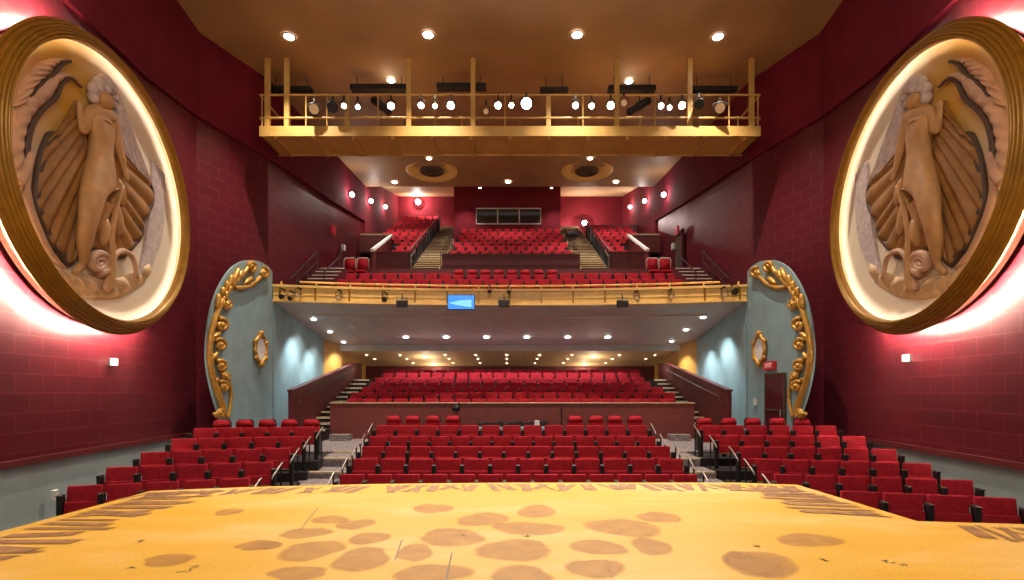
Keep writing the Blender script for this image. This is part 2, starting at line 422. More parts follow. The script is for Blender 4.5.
o = obj('scuff_marks', bm, 'hem', st); o['kind'] = 'stuff'

# ------------------------------------------------------------------ stalls floor
RY = [10.5, 11.35, 12.2, 13.05, 13.9]
RZT = [SZ(y, Y) for y, Y in zip((474, 458.5, 446, 436, 425), RY)]        # seat tops
RF = [z - .86 for z in RZT]
CROSS = -.29
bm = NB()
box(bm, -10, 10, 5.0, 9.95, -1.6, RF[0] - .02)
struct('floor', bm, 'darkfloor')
HWID = 5.2
bm = NB(); nz = NB(); bd = NB()
for k in range(5):
    y0 = RY[k] - .45; y1 = RY[k + 1] - .45 if k < 4 else 14.55
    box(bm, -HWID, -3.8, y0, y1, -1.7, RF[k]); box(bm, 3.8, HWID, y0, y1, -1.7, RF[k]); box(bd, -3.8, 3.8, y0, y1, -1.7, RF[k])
    if k:
        for s in (-1, 1): box(nz, min(s * 3.82, s * 5.15), max(s * 3.82, s * 5.15), y0 - .02, y0 + .05, RF[k] - .04, RF[k] + .006)
box(bm, -9.3, -3.8, 14.55, 18.4, -1.7, CROSS); box(bm, 3.8, 9.3, 14.55, 18.4, -1.7, CROSS); box(bd, -3.8, 3.8, 14.55, 18.4, -1.7, CROSS)  # middle part dark in place of carpet, as shade behind the seat gaps
for s in (-1, 1): box(nz, min(s * 3.82, s * 5.15), max(s * 3.82, s * 5.15), 14.53, 14.6, CROSS - .04, CROSS + .006)
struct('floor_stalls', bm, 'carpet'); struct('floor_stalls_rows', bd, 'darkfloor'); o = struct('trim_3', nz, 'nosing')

# ------------------------------------------------------------------ seats
def make_seat(name, cat):
    r = thing(name, 'x x x x', cat)
    bk = Matrix.Translation((0, .08, .42)) @ Matrix.Rotation(-.17, 4, 'X')
    b = NB(); box(b, -.252, .252, 0, .07, -.03, .445, bk, .026, 2); obj('backrest', b, 'seat', r, True)
    b = NB(); box(b, -.232, .232, .066, .085, -.02, .42, bk, .008, 1); obj('back_shell', b, 'darkseat', r)
    sp = Matrix.Translation((0, .055, .43)) @ Matrix.Rotation(-.12, 4, 'X')
    b = NB(); box(b, -.245, .245, -.03, .01, -.03, .17, sp, .018, 2); obj('seat_pan', b, 'seat', r, True)
    b = NB(); box(b, -.235, .235, -.034, .01, -.05, -.026, sp, .006, 1); obj('seat_edge', b, 'arm', r)
    return r

def add_arm(r, x):
    b = NB(); box(b, x - .036, x + .036, -.02, .13, .0, .71, None, .010, 1); obj('side_standard', b, 'black', r)  # seat standard made broad, tall and black to fill gaps with shade
    b = NB(); box(b, x - .036, x + .036, -.05, .14, .71, .73, None, .010, 2); obj('armrest', b, 'darkarm', r)

seat0 = make_seat('theatre_seat', 'seat'); add_arm(seat0, -.29)
seatE = copy_tree(seat0); add_arm(seatE, .29)

def make_headseat():
    r = thing('high_back_seat', 'x x x x', 'seat')
    bk = Matrix.Translation((0, .10, .38)) @ Matrix.Rotation(-.15, 4, 'X')
    b = NB(); box(b, -.25, .25, 0, .085, 0, .46, bk, .03, 2); obj('backrest', b, 'seat', r, True)
    pts = [(-.235, 0)] + [(-.235 + .075 * (1 - math.cos(a)), .06 + .13 * math.sin(a)) for a in [PI / 2 * k / 5 for k in range(6)]]
    pts += [(-x, z) for x, z in reversed(pts)]
    b = NB(); prism(b, [bk @ Vector((x, -.03, .46 + z)) for x, z in pts], bk.to_3x3() @ Vector((0, .13, 0)))
    bmesh.ops.bevel(b, geom=list(b.edges), offset=.018, segments=2, affect='EDGES'); obj('headrest', b, 'seat', r, True)
    pts2 = [(x * 1.1, z * 1.1 if z > 0 else -.1) for x, z in pts]
    b = NB(); prism(b, [bk @ Vector((x, .095, .46 + z)) for x, z in pts2], bk.to_3x3() @ Vector((0, .025, 0))); obj('back_shell', b, 'darkseat', r)
    sp = Matrix.Translation((0, .06, .38)) @ Matrix.Rotation(-.10, 4, 'X')
    b = NB(); box(b, -.225, .225, -.09, .01, 0, .36, sp, .035, 2); obj('seat_pan', b, 'seat', r, True)
    for x in (-.28, .28):
        b = NB(); box(b, x - .025, x + .025, -.10, .16, .0, .60, None, .012, 1); obj('side_standard', b, 'black', r)
        b = NB(); box(b, x - .03, x + .03, -.18, .16, .60, .64, None, .012, 2); obj('armrest', b, 'black', r)
    return r
head0 = make_headseat()
used = set()

def put(proto, loc, rot, sx, label, group):
    if proto.name not in used: used.add(proto.name); o = proto
    else: o = copy_tree(proto)
    o.location = loc; o.rotation_euler = (0, 0, rot); o.scale = (sx, 1, 1)
    o['label'] = label; o['group'] = group
    return o

WORDROW = ['front', 'second', 'third', 'fourth', 'fifth', 'rearmost']
# centre block: rows of 13, 12, 13, 14, 13 between the aisles
ends = [(338, 699), (351.5, 684.5), (360.5, 671.5), (368, 657), (375.5, 648)]
for k, n in enumerate((13, 12, 13, 14, 13)):
    x0, x1 = SX(ends[k][0], RY[k]), SX(ends[k][1], RY[k]); sp = (x1 - x0) / n
    for i in range(n):
        put(seatE if i == n - 1 else seat0, (x0 + sp * (i + .5), RY[k] - .17, RF[k]), 0, sp / .58,
            'red tip-up seat, %s from left in %s row of the centre block before the stage' % (ORD[i], WORDROW[k]), 'tip-up seats of the centre block')
# high-backed seats behind it
HZF = SZ(418, 14.85) - 1.03
for j, px in enumerate((393, 412, 432.3, 452.5, 575.5, 596.8, 615.5, 636)):
    put(head0, (SX(px, 14.85), 14.75, CROSS), 0, .88, 'red high-backed seat with rounded headrest, %s from the left behind the centre block' % ORD[j], 'high-backed seats behind the centre block')

# side blocks (rows turn towards the stage): inner end, outer end of the seat tops
ZT = [-.264, -.055, .134, .30, .527, .67]
def side_row(side, rowname, zt, a, b, n, sc, proto, endproto, topz, flip, last=False):
    zz = EYE - (EYE - zt) * sc
    pa = W(a[0], a[1], (EYE - zz) * F / (a[1] - HY)); pb = W(b[0], b[1], (EYE - zz) * F / (b[1] - HY))
    L, R = (pb, pa) if side == 'left' else (pa, pb)
    d = R - L; sp = d.length / (n - 1); th = math.atan2(d.y, d.x)
    nf = Vector((math.sin(th), -math.cos(th), 0))       # towards the stage
    zf = zz - topz
    for i in range(n):
        p = L + d * (i / (n - 1)) + nf * .17
        if proto is head0:
            lab = 'red high-backed seat with rounded headrest, %s from the left behind the %s block' % (ORD[i], side)
            grp = 'high-backed seats behind the %s block' % side
        else:
            lab = 'red tip-up seat, %s from left in the %s row of the %s block by wall' % (ORD[i], rowname, side)
            grp = 'tip-up seats of the %s block' % side
        put(endproto if i == n - 1 else proto, (p.x, p.y, zf), th, sp / .58 if proto is not head0 else .9, lab, grp)
    return L, R, nf, zf, sp

terr = NB()
def terrace(L, R, nf, zf, depth=1.4):
    d = (R - L).normalized()
    a = L - d * .45 + nf * .50; b = R + d * .42 + nf * .50
    pts = [(a.x, a.y, zf), (b.x, b.y, zf), (b.x - nf.x * depth, b.y - nf.y * depth, zf), (a.x - nf.x * depth, a.y - nf.y * depth, zf)]
    prism(terr, pts, (0, 0, -1.55 - zf))
Ldat = [((235, 478), (85, 485), 5), ((259, 462), (122, 466.6), 5), ((278, 448), (155, 451.7), 5), ((292, 436), (184, 438.3), 5), ((305, 426.5), (205, 427.8), 5)]
Lend = []
for k, (a, b, n) in enumerate(Ldat):
    r = side_row('left', WORDROW[k], ZT[k], a, b, n, (.93, .945, .96, .975, .99)[k], seat0, seatE, .86, False); terrace(*r[:4], depth=.97 if k < 4 else 2.2); Lend.append(r)
r = side_row('left', '', ZT[5], (311, 419), (221, 419.8), 5, 1.0, head0, head0, 1.03, False)
Rdat = [(-.40, (859, 491), (995, 497), 4), (ZT[0], (788, 474), (957, 479.3), 6), (ZT[1], (767, 458.6), (917, 462.8), 6), (ZT[2], (750, 446.5), (884, 448.6), 6),
        (ZT[3], (727.5, 435), (854, 436), 6), (ZT[4], (711, 425), (826, 425.4), 6)]
Rend = []
for k, (z, a, b, n) in enumerate(Rdat):
    r = side_row('right', WORDROW[k] if k < 5 else 'sixth', z, a, b, n, (.88, .905, .93, .955, .98, 1.0)[k], seat0, seatE, .86, True); terrace(*r[:4], depth=.97 if k < 5 else 2.2); Rend.append(r)
r = side_row('right', '', ZT[5], (705, 417.8), (803, 418.2), 5, 1.0, head0, head0, 1.03, True)
struct('floor_side_terraces', terr, 'darkfloor')

# rear stalls under the balcony
AY = [19.0, 19.85, 20.7, 21.55, 22.4, 23.25, 24.1]
AT = [SZ(y, Y) for y, Y in zip((398.6, 392.3, 386.7, 382, 377.5, 372.5, 369.6), AY)]
AE = [(346, 674, 21), (350, 676, 22), (361, 664, 21), (369, 651, 20), (374, 645, 20), (382, 641, 21), (384, 640, 20)]
seatA = make_seat('theatre_seat', 'seat'); add_arm(seatA, -.29)
for k, (a, b, n) in enumerate(AE):
    x0, x1 = SX(a, AY[k]), SX(b, AY[k]); sp = (x1 - x0) / n
    for i in range(n):
        put(seatA, (x0 + sp * (i + .5), AY[k] - .17, AT[k] - .86), 0, sp / .58,
            'red tip-up seat, %s from left in %s row behind the parapet under the balcony' % (ORD[i], (WORDROW[:5] + ['sixth', 'seventh'])[k]), 'tip-up seats under the balcony')
PY = 18.3
px0, px1 = SX(330, PY), SX(694.5, PY)
bm = NB()
for k in range(7):
    y0 = AY[k] - .45; y1 = AY[k + 1] - .45 if k < 6 else 27.2
    if k == 0: y0 = PY + .15
    box(bm, px0 + .05, px1 - .05, y0, y1, -1.2, AT[k] - .86)
struct('floor_rear_stalls', bm, 'carpet')
par = thing('parapet_wall', 'long low brown-red parapet in front of the seats under the balcony', 'wall', (0, PY, CROSS))
bm = NB(); box(bm, px0, px1, 0, .12, 0, SZ(403.8, PY) - CROSS); obj('panel', bm, 'parapet', par)
bm = NB(); box(bm, px0 - .02, px1 + .02, -.04, .16, SZ(403.8, PY) - CROSS, SZ(402.6, PY) - CROSS, None, .015, 1); obj('capping', bm, 'arm', par)
par['kind'] = 'structure'
# side stairs with sloping maroon walls
for s, side in ((-1, 'left'), (1, 'right')):
    xi = abs(px0) if s < 0 else px1
    xo = 7.36
    bm = NB(); nz = NB(); n = 12
    for k in range(n):
        y0 = 17.3 + k * .56; z = CROSS + .19 * (k + 1)
        box(bm, min(s * xi, s * xo), max(s * xi, s * xo), y0, y0 + .56 if k < n - 1 else 27.2, -1.0, z)
        box(nz, min(s * (xi + .02), s * xo), max(s * (xi + .02), s * xo), y0 - .02, y0 + .07, z - .06, z + .012)
    struct('floor_stair_%s' % side, bm, 'darkfloor'); struct('trim_%d' % (4 if s < 0 else 5), nz, 'nosing')
    w = thing('stair_wall', 'sloping maroon wall beside the %s stairs up to the seats under the balcony' % side, 'wall', (0, 0, 0)); w['kind'] = 'structure'
    y0, y1 = 17.0, 23.9; z0, z1 = SZ(391.5, y0), SZ(364, y1)
    bm = NB(); prism(bm, [(s * 7.38, y0, CROSS), (s * 7.38, y1 + 1, CROSS), (s * 7.38, y1 + 1, z1), (s * 7.38, y1, z1), (s * 7.38, y0, z0)], (s * .16, 0, 0)); obj('panel', bm, 'maroon', w)
    bm = NB(); prism(bm, [(s * 7.35, y0 - .03, z0), (s * 7.35, y0 - .03, z0 + .06), (s * 7.35, y1, z1 + .06), (s * 7.35, y1 + 1, z1 + .06), (s * 7.35, y1 + 1, z1), (s * 7.35, y1, z1)], (s * .22, 0, 0)); obj('capping', bm, 'door', w)
    bm = NB(); tube(bm, [(s * 7.30, y0 + .5, z0 - .18), (s * 7.30, y1 - .5, z1 - .3)], .022, 8)
    for t in (.05, .5, .95):
        yy = y0 + .5 + (y1 - y0 - 1) * t; zz = z0 - .18 + (z1 - z0 - .12) * t; tube(bm, [(s * 7.30, yy, zz), (s * 7.38, yy, zz - .03)], .012, 6)
    tube(bm, [(s * 7.30, y0 + .5, z0 - .18), (s * 7.30, y0 + .35, z0 - .5), (s * 7.38, y0 + .35, z0 - .5)], .022, 8)
    tag(obj('stair_handrail', bm, 'darkrail'), 'dark handrail on the sloping maroon wall of the %s stairs' % side, 'handrail')

# back wall, side walls under the balcony
bm = NB(); box(bm, -8.6, 8.6, 27.2, 27.4, -.5, 3.2); struct('wall_back_stalls', bm, 'maroon')
for s, side in ((-1, 'left'), (1, 'right')):
    bm = NB(); wallstrip(bm, mir([(8.43, 17.85), (8.4, 22.5)], s), [-.6, -.6], [5.2, 5.2], .2); struct('wall_%s_grey' % side, bm, 'grey')
    bm = NB(); wallstrip(bm, mir([(8.4, 22.5), (7.95, 23.6), (7.85, 27.3)], s), [-.6] * 3, [4.4, 4.0, 3.6], .2); struct('wall_%s_ochre' % side, bm, 'ochrewall')

# ------------------------------------------------------------------ aisle handrails
def handrail(p, side, label, h=.92):
    o = thing('aisle_handrail', label, 'handrail', p, 0, 'aisle handrails')
    for y in (-.14, .16):
        b = NB(); tube(b, [(0, y, 0), (0, y, h + (y * .5))], .017, 8); obj('post', b, 'black', o)
    b = NB(); tube(b, smooth_path([(0, -.22, h - .16), (0, -.18, h - .1), (0, .2, h + .1), (0, .25, h + .09)], 4), .017, 8); obj('grip', b, 'gripsteel', o, True)
    return o
cl = [(332, 465), (346, 452), (356, 438), (364, 428), (373.6, 418.6)]
cr = [(702, 463), (687, 448.5), (674, 436.5), (661, 426.5), (651, 417)]
for k in range(5):
    zf = RF[k]; Y = RY[k] - .1
    for lst, sd in ((cl, 'left'), (cr, 'right')):
        x = SX(lst[k][0], Y)
        x = min(x, SX(ends[k][0], RY[k]) - .12) if sd == 'left' else max(x, SX(ends[k][1], RY[k]) + .12)
        handrail((x, Y, zf), sd, 'short steel handrail at the %s end of the %s centre row, beside the aisle' % (sd, WORDROW[k]), .78)
for lst, sd, names in ((Lend, 'left', WORDROW), (Rend[1:], 'right', WORDROW[1:5] + ['sixth'])):
    for k, (L, R, nf, zf, sp) in enumerate(lst):
        e = R if sd == 'left' else L
        x = e.x + (.42 if sd == 'left' else -.42)
        fl = [z for z, y in zip(RF, RY) if e.y - .2 > y - .45]
        handrail((x, e.y - .1, zf), sd, 'short steel handrail at the aisle end of the %s row in the %s block' % (names[k], sd), .72)

# ------------------------------------------------------------------ balcony
NF = 40
def FY(x): return 18.65 - .85 * (x / 8.45) ** 2
def curve_strip(bm, dy0, z0, dy1, z1, hw=8.43, n=NF):
    """solid bar following the balcony curve, section dy0..dy1, z0..z1"""
    prev = None; first = None
    for i in range(n + 1):
        x = -hw + 2 * hw * i / n; y = FY(x)
        r = [bm.verts.new((x, y + a, z)) for a, z in ((dy0, z0), (dy1, z0), (dy1, z1), (dy0, z1))]
        if prev:
            for k in range(4): bm.faces.new([prev[k], prev[(k + 1) % 4], r[(k + 1) % 4], r[k]])
        else: bm.faces.new(r)
        prev = r
    bm.faces.new(list(reversed(prev)))
bf = thing('balcony_fascia', 'long curved gold balcony front hung with small lamps', 'balcony front', (0, 0, 0))
bm = NB(); curve_strip(bm, 0, 4.69, .12, 5.2); obj('panel', bm, 'fascia', bf)
bm = NB(); curve_strip(bm, -.07, 5.17, .2, 5.26); obj('upper_lip', bm, 'fascia', bf)
bm = NB(); curve_strip(bm, -.05, 4.655, .1, 4.72); curve_strip(bm, -.02, 4.90, .02, 4.93); obj('lower_lip', bm, 'fascia', bf)
b1 = NB(); b2 = NB()
xs = [-8.43 + 16.86 * i / NF for i in range(NF + 1)]
tube(b1, [(x, FY(x) + .1, 5.40) for x in xs if abs(x) < 8.0], .035, 8); obj('top_rail', b1, 'fascia', bf, True)
for x in [-8.2 + 16.4 * i / 14 for i in range(15)]:
    b = NB(); box(b, x - .02, x + .02, FY(x) + .06, FY(x) + .12, 5.24, 5.4); obj('rail_post', b, 'fascia', bf)
    b = NB(); box(b, x - .03, x + .03, FY(x) - .035, FY(x) + .02, 4.7, 5.18); obj('seam_strip', b, 'frame', bf)

# soffit under the balcony
bm = NB(); hw = 8.43
prev = None
secs = [(0.0, 4.69), (1.3, 4.40), (None, 3.62)]
def grid_surface(bm, rows, t):
    """rows of points; solid by extruding upward t"""
    V = [[bm.verts.new(p) for p in r] for r in rows]; U = [[bm.verts.new((p[0], p[1], p[2] + t)) for p in r] for r in rows]
    for i in range(len(V) - 1):
        for j in range(len(V[0]) - 1):
            bm.faces.new([V[i][j], V[i][j + 1], V[i + 1][j + 1], V[i + 1][j]]); bm.faces.new([U[i][j], U[i + 1][j], U[i + 1][j + 1], U[i][j + 1]])
    for A, B in ((V[0], U[0]), (V[-1], U[-1])):
        for j in range(len(A) - 1): bm.faces.new([A[j], A[j + 1], B[j + 1], B[j]])
    for j in (0, -1):
        for i in range(len(V) - 1): bm.faces.new([V[i][j], V[i + 1][j], U[i + 1][j], U[i][j]])
grid_surface(bm, [[(x, FY(x) + .1, 4.69) for x in xs], [(x, FY(x) + 1.28, 4.42) for x in xs]], .2)
struct('ceiling_balcony_lip', bm, 'lip')
bm = NB(); grid_surface(bm, [[(x, FY(x) + 1.28, 4.42) for x in xs], [(x, 23.5, 3.62) for x in xs]], .15)
struct('ceiling_balcony', bm, 'soffit')
bm = NB(); prev = None
xt = [x for x in xs if abs(x) < 7.8]
for i in range(len(xt) - 1):
    box_pts = [(xt[i], FY(xt[i]) + 1.24, 4.36), (xt[i + 1], FY(xt[i + 1]) + 1.24, 4.36), (xt[i + 1], FY(xt[i + 1]) + 1.36, 4.36), (xt[i], FY(xt[i]) + 1.36, 4.36)]
    prism(bm, box_pts, (0, 0, .08))
struct('trim_6', bm, 'trimring')
bm = NB(); box(bm, -8.43, 8.43, 23.5, 23.7, 3.34, 3.75); struct('beam_under_balcony', bm, 'lip')
bm = NB(); prism(bm, [(-8.4, 23.69, 3.35), (8.4, 23.69, 3.35), (8.4, 27.3, 2.78), (-8.4, 27.3, 2.78)], (0, 0, .15)); struct('ceiling_stalls', bm, 'cream')

# balcony floor, front rows
BYS = [20.4, 21.35]
BT = [SZ(279, 20.4), SZ(273, 21.35)]
bm = NB()
def arcbox(bm, y0off, y1, z0, z1, hw):
    x = [-hw + 2 * hw * i / 20 for i in range(21)]
    grid_surface(bm, [[(a, FY(a) + y0off, z0) for a in x], [(a, y1, z0) for a in x]], z1 - z0)
arcbox(bm, .13, 20.9, 4.75, BT[0] - .86, 8.42)
box(bm, -8.5, 8.5, 20.9, 22.3, 4.5, BT[1] - .86)
box(bm, -8.5, 8.5, 22.3, 25.0, 4.9, 6.9)
for s_ in (-1, 1): box(bm, min(s_ * 6.0, s_ * 7.3), max(s_ * 6.0, s_ * 7.3), 21.6, 22.3, 5.0, 6.22)
struct('floor_balcony', bm, 'maroon')
seatB = make_seat('theatre_seat', 'seat'); add_arm(seatB, -.29)
def bal_row(k, a, b, sp_px, rowname):
    n = round((b - a) / sp_px); x0, x1 = SX(a, BYS[k]), SX(b, BYS[k]); sp = (x1 - x0) / n
    for i in range(n):
        px = a + (i + .5) * (b - a) / n
        x = x0 + sp * (i + .5)
        if k == 1 and any(abs(px - h) < 6 for h in (456.5, 469, 481, 495, 508.5, 521, 534, 549)):
            put(head0, (x, BYS[k] - .1, BT[k] - .86), 0, sp / .63, 'red high-backed seat, %s from the left in the second balcony row behind the gold rail' % ORD[i], 'high-backed seats in the balcony')
        else:
            put(seatB, (x, BYS[k] - .17, BT[k] - .86), 0, sp / .58,
                'red tip-up seat, %s from the left in the %s balcony row behind the gold rail' % (ORD[i], rowname), 'tip-up seats of the balcony front')
bal_row(0, 337, 683, 13.5, 'front')
bal_row(1, 345, 679, 13.3, 'second')
# pairs of taller chairs at both ends of the second row
ch0 = thing('box_chair', 'x x x x', 'chair')
pts = [(-.25, 0), (-.25, .34)] + [(-.25 + .08 * (1 - math.cos(a)), .34 + .12 * math.sin(a)) for a in [PI / 2 * k / 5 for k in range(1, 6)]]
pts += [(-x, z) for x, z in reversed(pts)]
b = NB(); prism(b, [(x, .06, .62 + z) for x, z in pts], (0, .09, 0)); bmesh.ops.bevel(b, geom=list(b.edges), offset=.02, segments=2, affect='EDGES'); obj('backrest', b, 'seat', ch0, True)
b = NB(); tube(b, [(x * 1.1, .10, .62 + z * 1.07) for x, z in pts], .025, 6); obj('back_frame', b, 'trimring', ch0, True)
b = NB(); box(b, -.25, .25, -.36, .08, .40, .50, None, .03, 2); obj('seat_cushion', b, 'seat', ch0, True)
for x in (-.22, .22):
    for y in (-.32, .10):
        b = NB(); tube(b, [(x, y, 0), (x, y, .62 if y > 0 else .42)], .02, 6); obj('leg', b, 'black', ch0)
for j, px in enumerate((349.2, 362.2, 653, 665.6)):
    put(ch0, (SX(px, 22.0), 22.0, 6.22), 0, .93, ['red chair with pale rounded back frame, outermost of the pair at the left balcony end', 'red chair with pale rounded back frame, innermost of the pair at the left balcony end',
        'red chair with pale rounded back frame, innermost of the pair at the right balcony end', 'red chair with pale rounded back frame, outermost of the pair at the right balcony end'][j], 'chair pairs at the balcony ends')
used.add('none')

# side steps with white nosings and dark railings up to the cross aisle
for s, side in ((-1, 'left'), (1, 'right')):
    bm = NB(); nz = NB()
    for k in range(5):
        y0 = 19.6 + .42 * k; z = 5.72 + .24 * k
        box(bm, min(s * 7.0, s * 8.3), max(s * 7.0, s * 8.3), y0, 22.3, 4.9, z)
        box(nz, min(s * 7.05, s * 8.1), max(s * 7.05, s * 8.1), y0 - .02, y0 + .07, z - .02, z + .012)
    struct('floor_balcony_steps_%s' % side, bm, 'maroon'); struct('trim_%d' % (7 if s < 0 else 8), nz, 'white')
    t = thing('balcony_railing', 'dark stepped railing beside the white edged steps at the %s end of the balcony' % side, 'railing')
    A = Vector((s * 8.05, 18.3, 5.55)); B = Vector((s * 8.05, 20.9, 7.3)); C = Vector((s * 8.05, 21.3, 7.3))
    b = NB(); tube(b, [A, B, C], .03, 8); obj('top_rail', b, 'darkrail', t)
    b = NB(); tube(b, [A + Vector((0, .1, -.25)), B + Vector((0, 0, -.45))], .02, 8); obj('lower_rail', b, 'darkrail', t)
    for q in (.25, .6, 1.0):
        p = A.lerp(B, q); b = NB(); tube(b, [(p.x, p.y, p.z - 1.25), p], .022, 8); obj('post', b, 'darkrail', t)
    t = thing('step_railing', 'dark railing between the white edged steps and the chair pair at the %s balcony end' % side, 'railing')
    P = [Vector((s * 7.4, 19.9, 6.2)), Vector((s * 7.4, 21.6, 7.2)), Vector((s * 7.4, 21.9, 7.65)), Vector((s * 7.4, 22.6, 7.75))]
    b = NB(); tube(b, P, .028, 8); obj('top_rail', b, 'darkrail', t)
    for p, z in ((P[0], 5.3), (P[1], 6.4), (P[2], 6.6)):
        b = NB(); tube(b, [(p.x, p.y, z), p], .022, 8); obj('post', b, 'darkrail', t)

# upper balcony: parapet, stairs, terraces
CYS = [25.6 + .95 * k for k in range(12)]
CT = [8.62 + .49 * k for k in range(12)]
cx0, cx1 = SX(442, 25), SX(580, 25)
bm = NB(); box(bm, cx0, cx1, 25.0, 25.12, 6.9, SZ(254.3, 25)); box(bm, cx0, cx1, 24.97, 25.15, SZ(254.3, 25), SZ(253.6, 25)); box(bm, cx0, cx1, 24.96, 25, 7.72, 7.77)
o = struct('wall_upper_balcony_front', bm, 'maroon')
bm = NB()
for k in range(7):
    y0 = max(25.12, CYS[k] - .45); box(bm, cx0 + .1, cx1 - .1, y0, CYS[k + 1] - .45 if k < 6 else 32.1, 5.5, CT[k] - .86)
for s in (-1, 1):
    for k in range(12 if s < 0 else 8):
        y0 = max(25.12, CYS[k] - .45); y1 = CYS[k + 1] - .45 if k < (11 if s < 0 else 7) else (37 if s < 0 else 32.9)
        xa, xb = (4.95, 6.55) if y0 < 27.6 else (4.95, 8.45)
        box(bm, min(s * xa, s * xb), max(s * xa, s * xb), y0, y1, 5.5, CT[k] - .86)
box(bm, 4.95, 8.45, 32.9, 37, 5.5, 10.6)
struct('floor_upper_balcony', bm, 'darkfloor')
bm = NB(); box(bm, 4.98, 8.4, 32.9, 33.02, 10.6, SZ(226.5, 33)); box(bm, 4.95, 8.42, 32.87, 33.05, SZ(226.5, 33), SZ(225.6, 33))
struct('wall_upper_block_rear', bm, 'maroon')
# the many small seats of the upper balcony
bm = NB()
def mini(x, y, z, w=.5):
    t = Matrix.Translation((x, y, z)) @ Matrix.Rotation(-.16, 4, 'X')
    box(bm, -w / 2, w / 2, -.07, .05, .56, .88, t, .02, 1)
for k in range(7):
    n = 12 if k % 2 == 0 else 11; sp = .53
    for i in range(n): mini((cx0 + cx1) / 2 + (i - (n - 1) / 2) * sp, CYS[k] - .1, CT[k] - .86, .385)
for s in (-1, 1):
    for k in range(12 if s < 0 else 8):
        xo = 6.5 if CYS[k] < 28 else 8.3
        n = int((xo - 5.05) / .55)
        for i in range(n): mini(s * (5.3 + .55 * i), CYS[k] - .1, CT[k] - .86, .40)
tag(obj('upper_balcony_seats', bm, 'seat'), 'distant rows of small red seats filling the upper balcony', 'seats', None, 'stuff')
bm = NB()
def mini_arm(x, y, z): box(bm, x - .04, x + .04, y - .1, y + .06, z, z + .74)
for k in range(7):
    n = 12 if k % 2 == 0 else 11
    for i in range(n + 1): mini_arm((cx0 + cx1) / 2 + (i - n / 2) * .53, CYS[k] - .1, CT[k] - .86)
for s in (-1, 1):
    for k in range(12 if s < 0 else 8):
        xo = 6.5 if CYS[k] < 28 else 8.3
        n = int((xo - 5.05) / .55)
        for i in range(n + 1): mini_arm(s * (5.3 + .55 * (i - .5)), CYS[k] - .1, CT[k] - .86)
tag(obj('upper_balcony_armrests', bm, 'black'), 'black armrests between the distant seats of the upper balcony', 'armrests', None, 'stuff')
for s, side in ((-1, 'left'), (1, 'right')):
    bm = NB(); nz = NB(); n = 34
    for k in range(n):
        y0 = 24.0 + .368 * k; z = 7.05 + .19 * k; xr = 3.58
        box(bm, min(s * 4.93, s * xr), max(s * 4.93, s * xr), y0, y0 + .37 if k < n - 1 else 37, 5.5, z)
        box(nz, min(s * 4.9, s * (xr + .02)), max(s * 4.9, s * (xr + .02)), y0 - .015, y0 + .08, z - .04, z + .01)
    struct('floor_upper_stair_%s' % side, bm, 'wood'); struct('trim_%d' % (9 if s < 0 else 10), nz, 'darkfloor')
    # front parapet of the side block and the sunken stair enclosure
    bm = NB(); box(bm, min(s * 4.95, s * 6.75), max(s * 4.95, s * 6.75), 24.7, 24.85, 6.9, SZ(251.5, 24.7))
    struct('wall_side_block_%s' % side, bm, 'maroon')
    e = thing('stair_enclosure', 'maroon stairwell enclosure with a pale sloping cap at the %s side of the balcony' % side, 'enclosure'); e['kind'] = 'structure'
    b = NB(); box(b, min(s * 6.65, s * 8.38), max(s * 6.65, s * 8.38), 28.0, 28.12, 7, 10.15); obj('back_panel', b, 'parapet', e)
    b = NB(); box(b, min(s * 6.6, s * 8.38), max(s * 6.6, s * 8.38), 27.95, 28.17, 10.15, 10.24); obj('back_cap', b, 'nosing', e)
    b = NB(); prism(b, [(s * 6.6, 24.0, 6.9), (s * 6.6, 28, 6.9), (s * 6.6, 28, 10.1), (s * 6.6, 24.0, 8.15)], (s * .12, 0, 0)); obj('side_panel', b, 'maroon', e)
    b = NB(); prism(b, [(s * 6.54, 24.0, 8.15), (s * 6.54, 28, 10.1), (s * 6.54, 28, 10.22), (s * 6.54, 24.0, 8.27)], (s * .16, 0, 0)); obj('sloping_cap', b, 'white', e)
    # railings along the upper stairs
    t = thing('stair_railing', 'black railing with many posts along the %s upper balcony stairs' % side, 'railing')
    b = NB(); tube(b, [(s * 4.98, 24.6, 8.3), (s * 4.98, 35.5, 13.9)], .035, 6); obj('hand_rail', b, 'black', t)
    for q in range(14):
        y = 24.7 + q * .8; z = 7.05 + .516 * (y - 24); b = NB(); tube(b, [(s * 4.98, y, z - .3), (s * 4.98, y, z + .9)], .03, 6); obj('post', b, 'black', t)
    t = thing('block_railing', 'black guard posts at the %s edge of the middle seats in the upper balcony' % side, 'railing')
    for q in range(6):
        y = 25.4 + q * 1.2; z = 7.05 + .516 * (y - 24); xr = 3.52
        b = NB(); tube(b, [(s * xr, y, z - .2), (s * xr, y, z + .75)], .018, 6); obj('post', b, 'black', t)
    b = NB(); tube(b, [(s * 3.52, 25.4, 8.5), (s * 3.52, 31.4, 11.6)], .018, 6); obj('hand_rail', b, 'black', t)
    b = NB(); tube(b, [(s * 4.6, 24.3, 8.3), (s * 4.75, 24.0, 7.9), (s * 4.75, 24.0, 6.9)], .03, 6)
    tag(obj('stair_newel', b, 'chrome'), 'pale handrail end at the foot of the %s upper balcony stairs' % side, 'handrail')
    # thin guard rail in front of the side block parapet
    t = thing('guard_rail', 'thin dark guard rail in front of the %s side block parapet' % side, 'railing')
    b = NB(); tube(b, [(s * 4.9, 23.6, 7.95), (s * 7.0, 23.6, 7.95)], .018, 6); obj('rail', b, 'darkrail', t)
    for x in (4.9, 5.6, 6.3, 7.0):
        b = NB(); tube(b, [(s * x, 23.6, 6.9), (s * x, 23.6, 7.95)], .016, 6); obj('post', b, 'darkrail', t)
